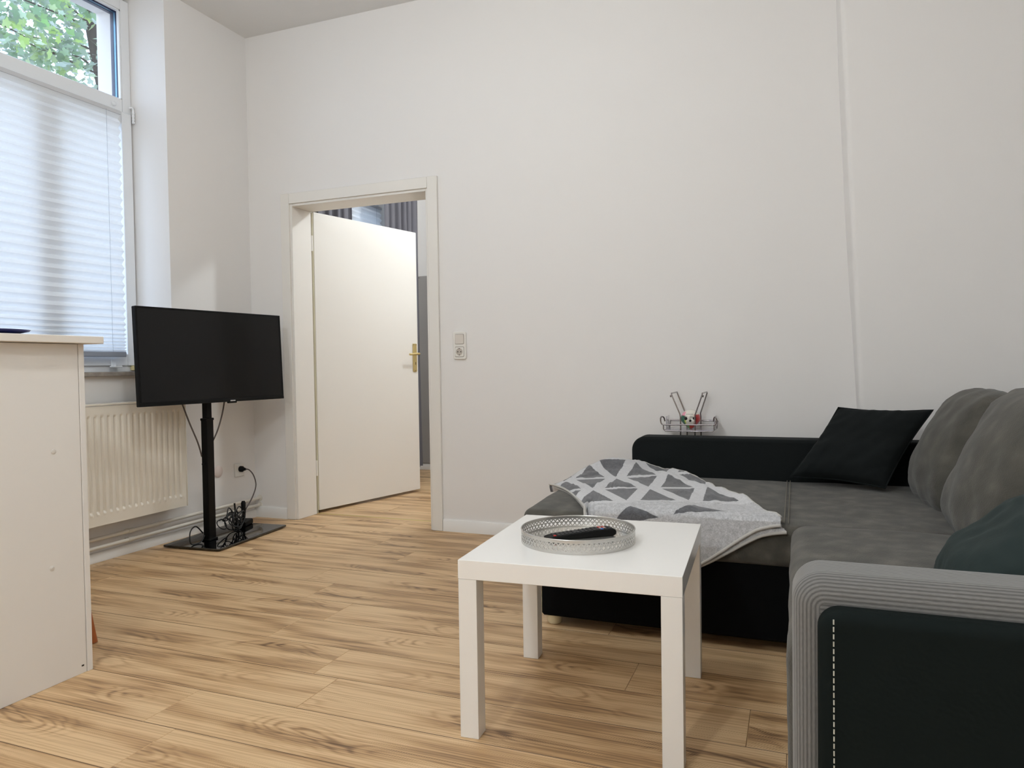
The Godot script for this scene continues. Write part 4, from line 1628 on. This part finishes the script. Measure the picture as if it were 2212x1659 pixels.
	part("skull_shell", m, mat(Color(1, 1, 1), 0.2, {"vertex_color_use_as_albedo": true, "clearcoat_enabled": true, "clearcoat": 0.6}), sk)
	var ivory := mat(rgb(236, 232, 220), 0.4)
	var ink := mat(rgb(14, 8, 14), 0.4)
	for e in [Vector3(-0.017, 0.0535, 0.0435), Vector3(0.024, 0.0545, 0.0415), Vector3(0.004, 0.043, 0.0478)]:
		m = MB.new()
		var rr := 0.0085 if e.y > 0.05 else 0.0066
		var pr := []
		for k in 9:
			pr.append(Vector2(rr * sin(PI * k / 8.0), rr * cos(PI * k / 8.0)))
		m.xf = Transform3D(Basis().scaled(Vector3(1.0, 0.95, 0.55)), e)
		m.lathe(Vector3.ZERO, pr, 16)
		part("eye_socket" if e.y > 0.05 else "nose_hole", m, ink, sk)
	m = MB.new()
	for k in 7:
		var x := -0.016 + k * 0.0058
		m = MB.new()
		m.box(Vector3(x - 0.0021, 0.0215, 0.0445 - absf(x) * 0.25), Vector3(x + 0.0021, 0.0285, 0.0475 - absf(x) * 0.25), 0.001)
		part("tooth", m, ivory, sk)
	m = MB.new()
	for k in 6:
		var x := -0.0135 + k * 0.0055
		m.box(Vector3(x - 0.0019, 0.0725, 0.0425 - absf(x) * 0.2), Vector3(x + 0.0014, 0.0755, 0.0445 - absf(x) * 0.2), 0.0006)
	part("brow_lettering", m, M.socket_dark, sk)

func small_fittings() -> void:
	# switch over socket in one double frame beside the door
	var s := thing("switch_and_socket", "white wall plate beside the door, light switch above socket", "switch", Vector3(1.483, 1.073, 0.0))
	part("frame", MB.new().extrude(rrect(Vector2(-0.0405, -0.079), Vector2(0.0405, 0.079), [0.012, 0.012, 0.012, 0.012], 5), 0.0, 0.011, 0.004, 3), M.socket, s)
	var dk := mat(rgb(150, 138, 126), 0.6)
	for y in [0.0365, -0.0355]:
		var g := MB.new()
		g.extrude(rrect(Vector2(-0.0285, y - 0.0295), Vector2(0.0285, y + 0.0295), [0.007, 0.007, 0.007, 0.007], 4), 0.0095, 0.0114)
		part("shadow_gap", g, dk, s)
	var rk := MB.new()
	rk.xf = Transform3D(Basis(Vector3(1, 0, 0), 0.05), Vector3(0, 0.0365, 0.010))
	rk.extrude(rrect(Vector2(-0.0268, -0.0278), Vector2(0.0268, 0.0278), [0.006, 0.006, 0.006, 0.006], 4), 0.0, 0.0058, 0.002, 2)
	part("rocker", rk, mat(rgb(222, 214, 204), 0.3), s)
	socket_insert(s, Vector3(0, -0.0355, 0.011))
	# low socket by the room corner, facing the room
	var k := thing("wall_socket", "white single wall socket by the corner with a plug in it", "socket", Vector3(0.0, 0.324, 0.15))
	k.rotation.y = PI / 2
	part("frame", MB.new().extrude(rrect(Vector2(-0.0405, -0.0405), Vector2(0.0405, 0.0405), [0.004, 0.004, 0.004, 0.004], 3), 0.0, 0.010, 0.003, 2), M.socket, k)
	var c := MB.new()
	c.lathe(Vector3.ZERO, [Vector2(0, 0), Vector2(0.036, 0), Vector2(0.036, 0.003), Vector2(0.034, 0.005), Vector2(0, 0.0055)], 32)
	var cv := part("cover_plate", c, mat(rgb(226, 212, 206), 0.6))
	cv.transform = Transform3D(Basis(Vector3(0, 0, 1), Vector3(1, 0, 0), Vector3(0, 1, 0)), Vector3(0.0, 0.337, 0.325))
	tag(cv, "round blank cover plate painted over on the wall behind the pole", "cover")

func socket_insert(s: Node, at: Vector3) -> void:
	var f := MB.new()
	var out := rrect(Vector2(-0.0268, -0.0268), Vector2(0.0268, 0.0268), [0.006, 0.006, 0.006, 0.006], 4)
	f.xf = Transform3D(Basis(), at)
	f.extrude(out, 0.0, 0.003, 0.001, 2)
	var sf := part("socket_insert", f, M.socket, s)
	var w := MB.new()
	w.xf = Transform3D(Basis(Vector3(1, 0, 0), PI / 2), at + Vector3(0, 0, 0.0032))
	w.lathe(Vector3.ZERO, [Vector2(0.0205, 0.0006), Vector2(0.0195, 0.0012), Vector2(0.0188, 0.0003), Vector2(0.0, 0.0003)], 28)
	part("socket_well", w, mat(rgb(196, 186, 174), 0.5), sf)
	for x in [-0.0095, 0.0095]:
		part("pin_hole", MB.new().box(at + Vector3(x - 0.003, -0.003, 0.003), at + Vector3(x + 0.003, 0.003, 0.0042), 0.001), M.socket_dark, sf)
	for y in [-0.0185, 0.0185]:
		part("earth_clip", MB.new().box(at + Vector3(-0.003, y - 0.002, 0.003), at + Vector3(0.003, y + 0.002, 0.0052), 0.001), M.black, sf)

func curtain(label: String, z0: float, z1: float, folds: int, seed_: int) -> void:
	var o := thing("curtain", label, "curtain", Vector3(0.075, 0.05, (z0 + z1) / 2))
	var rows := []
	var rr := RandomNumberGenerator.new()
	rr.seed = seed_
	var ph := rr.randf() * 6.0
	for i in 21:
		var v := i / 20.0
		var row := []
		for j in folds * 14 + 1:
			var u := j / float(folds * 14)
			var amp := 0.030 + 0.008 * sin(u * 9.0 + ph)
			var x := amp * sin(u * folds * TAU + 0.35 * sin(v * 2.0 + u * 5.0) + ph)
			var z := lerpf(z0, z1, u) + 0.008 * sin(u * folds * TAU * 2.0 + v * 3.0) - (z0 + z1) / 2 + 0.02 * (1.0 - v) * sin(u * 7.0)
			row.append(Vector3(x * (0.8 + 0.3 * (1 - v)), v * 2.68, z))
		rows.append(row)
	var m := MB.new()
	m.grid(rows, [], false, Vector3.RIGHT)
	part("cloth", m, M.curtain, o)

func bedroom() -> void:
	window_unit("window_2", -2.0, -0.9)
	blind("white pleated blind on the bedroom window seen over the door", -1.94, -0.96, 1.062)
	curtain("grey curtain right of the bedroom window, seen past the door edge", -2.12, -1.54, 6, 3)
	curtain("dark grey curtain left of the bedroom window, glimpsed above the door", -1.05, -0.62, 4, 8)
	var rod := thing("curtain_rod", "dark curtain rod above the bedroom window", "rod", Vector3(0.075, 2.75, -1.4))
	part("rod", MB.new().tube([Vector3(0, 0, -0.76), Vector3(0, 0, 0.82)], 0.011, 12), M.black_metal, rod)
	for z in [-0.7, 0.76]:
		part("bracket", MB.new().box(Vector3(-0.075, -0.012, z - 0.008), Vector3(0.004, 0.004, z + 0.008), 0.002), M.black_metal, rod)
	var gp := thing("wall_panel", "flat grey panel on the bedroom's far wall beside the curtain", "panel", Vector3(0.8, 0.062, -2.2195))
	part("panel_board", MB.new().box(Vector3(-0.795, 0.0, 0.0), Vector3(0.9, 1.731, 0.018), 0.002), M.grey_panel, gp)
	part("screw_head", MB.new().box(Vector3(-0.775, 1.712, 0.0175), Vector3(-0.768, 1.719, 0.0195), 0.001), M.black, gp)

func leaf_mesh(seed_: int) -> ArrayMesh:
	var r := RandomNumberGenerator.new()
	r.seed = seed_
	var m := MB.new()
	var pts := []
	var lobes := [0.55, 0.95, 0.62, 1.0, 0.66, 1.12, 0.66, 1.0, 0.62, 0.95, 0.55, 0.16]
	for k in 12:
		var an := TAU * (k + 1) / 12.0 - PI / 2
		var l: float = lobes[k] * (0.92 + 0.16 * r.randf())
		pts.append(Vector3(cos(an) * l, 0.16 * absf(cos(an)) * l + 0.05 * r.randf(), sin(an) * l) * 0.048)
	var c := m.vert(Vector3.ZERO, Vector3.UP)
	var ids := []
	for p in pts:
		ids.append(m.vert(p, Vector3.UP))
	for k in 12:
		m.tri(c, ids[k], ids[(k + 1) % 12])
	m.face(Vector3(-0.001, 0, -0.008), Vector3(0.001, 0, -0.008), Vector3(0.001, -0.01, -0.06), Vector3(-0.001, -0.01, -0.06), Vector3.UP)
	return m.mesh()

func outside() -> void:
	struct("ground", MB.new().box(Vector3(-40, -1.0, -30), Vector3(-0.44, -0.8, 30)), M.ground)
	var t := thing("leafy_tree", "green leafy tree outside, seen through the upper window light", "tree", Vector3(-3.4, -0.8, -2.6))
	var o := -t.position
	var b := MB.new()
	b.xf = Transform3D(Basis(), o)
	b.tube(smooth_path([Vector3(-3.4, -0.8, -2.6), Vector3(-3.38, 1.2, -2.45), Vector3(-3.25, 2.8, -2.0), Vector3(-3.15, 3.7, -1.62), Vector3(-3.15, 5.0, -1.35), Vector3(-3.3, 6.2, -1.2)], 6), 0.13, 12, false, true, 0.04)
	part("trunk", b, M.bark, t)
	var rr := RandomNumberGenerator.new()
	rr.seed = 19
	var spots := []
	var starts := [Vector3(-3.2, 3.3, -1.8), Vector3(-3.15, 3.7, -1.62), Vector3(-3.14, 4.1, -1.53), Vector3(-3.15, 4.5, -1.45), Vector3(-3.15, 4.9, -1.37), Vector3(-3.22, 5.4, -1.3), Vector3(-3.25, 5.8, -1.25), Vector3(-3.15, 3.9, -1.55), Vector3(-3.15, 4.7, -1.4), Vector3(-3.14, 4.3, -1.5)]
	var k := 0
	for s in starts:
		for side in 3:
			var dir := Vector3(rr.randf_range(-0.55, 0.55), rr.randf_range(-0.25, 0.25), rr.randf_range(0.7, 1.2) if side < 2 else rr.randf_range(-1.0, -0.6)).normalized()
			var L := rr.randf_range(1.0, 1.9) if side < 2 else rr.randf_range(0.7, 1.2)
			var pts := [s]
			for q in 4:
				var f := (q + 1) / 4.0
				pts.append(s + dir * L * f + Vector3(rr.randf_range(-0.08, 0.08), rr.randf_range(-0.06, 0.06) - 0.12 * f * f, rr.randf_range(-0.08, 0.08)))
			pts = smooth_path(pts, 4)
			b = MB.new()
			b.xf = Transform3D(Basis(), o)
			b.tube(pts, 0.010, 6, false, true, 0.003)
			part("branch", b, M.bark, t)
			for q in range(3, pts.size()):
				for e in rr.randi_range(6, 11):
					spots.append(pts[q] + Vector3(rr.randf_range(-0.2, 0.2), rr.randf_range(-0.2, 0.14), rr.randf_range(-0.2, 0.2)))
			k += 1
	var meshes := []
	for q in 4:
		meshes.append(leaf_mesh(50 + q))
	# the leaves that the window frames are parts; the rest of the crown is one part per kind
	var rest := [[], [], [], []]
	var singles := 0
	for q in spots.size():
		var p: Vector3 = spots[q]
		var bs := Basis(Vector3(rr.randf_range(-1, 1), rr.randf_range(-1, 1), rr.randf_range(-1, 1)).normalized(), rr.randf() * 2.4) * Basis(Vector3.UP, rr.randf() * TAU)
		bs = bs.scaled(Vector3.ONE * rr.randf_range(0.8, 1.35))
		var kind := rr.randi() % 4
		var tf := Transform3D(bs, p + o)
		# seen through the upper light?
		var a := (p.x + 0.3) / (p.x - 3.27)
		var hy := p.y + (0.9523 - p.y) * a
		var hz := p.z + (3.7685 - p.z) * a
		if singles < 290 and hy > 2.45 and hy < 3.0 and hz > 0.68 and hz < 1.45:
			singles += 1
			var l := MeshInstance3D.new()
			l.name = "leaf"
			l.mesh = meshes[kind]
			l.material_override = M.leaves[kind]
			l.transform = tf
			t.add_child(l, true)
		else:
			rest[kind].append(tf)
	for q in 4:
		var mm := MultiMesh.new()
		mm.transform_format = MultiMesh.TRANSFORM_3D
		mm.mesh = meshes[q]
		mm.instance_count = rest[q].size()
		for e in rest[q].size():
			mm.set_instance_transform(e, rest[q][e])
		var mi := MultiMeshInstance3D.new()
		mi.name = "foliage"
		mi.multimesh = mm
		mi.material_override = M.leaves[q]
		mi.set_meta("kind", "stuff")
		t.add_child(mi, true)
	print("leaves ", spots.size(), " single ", singles)
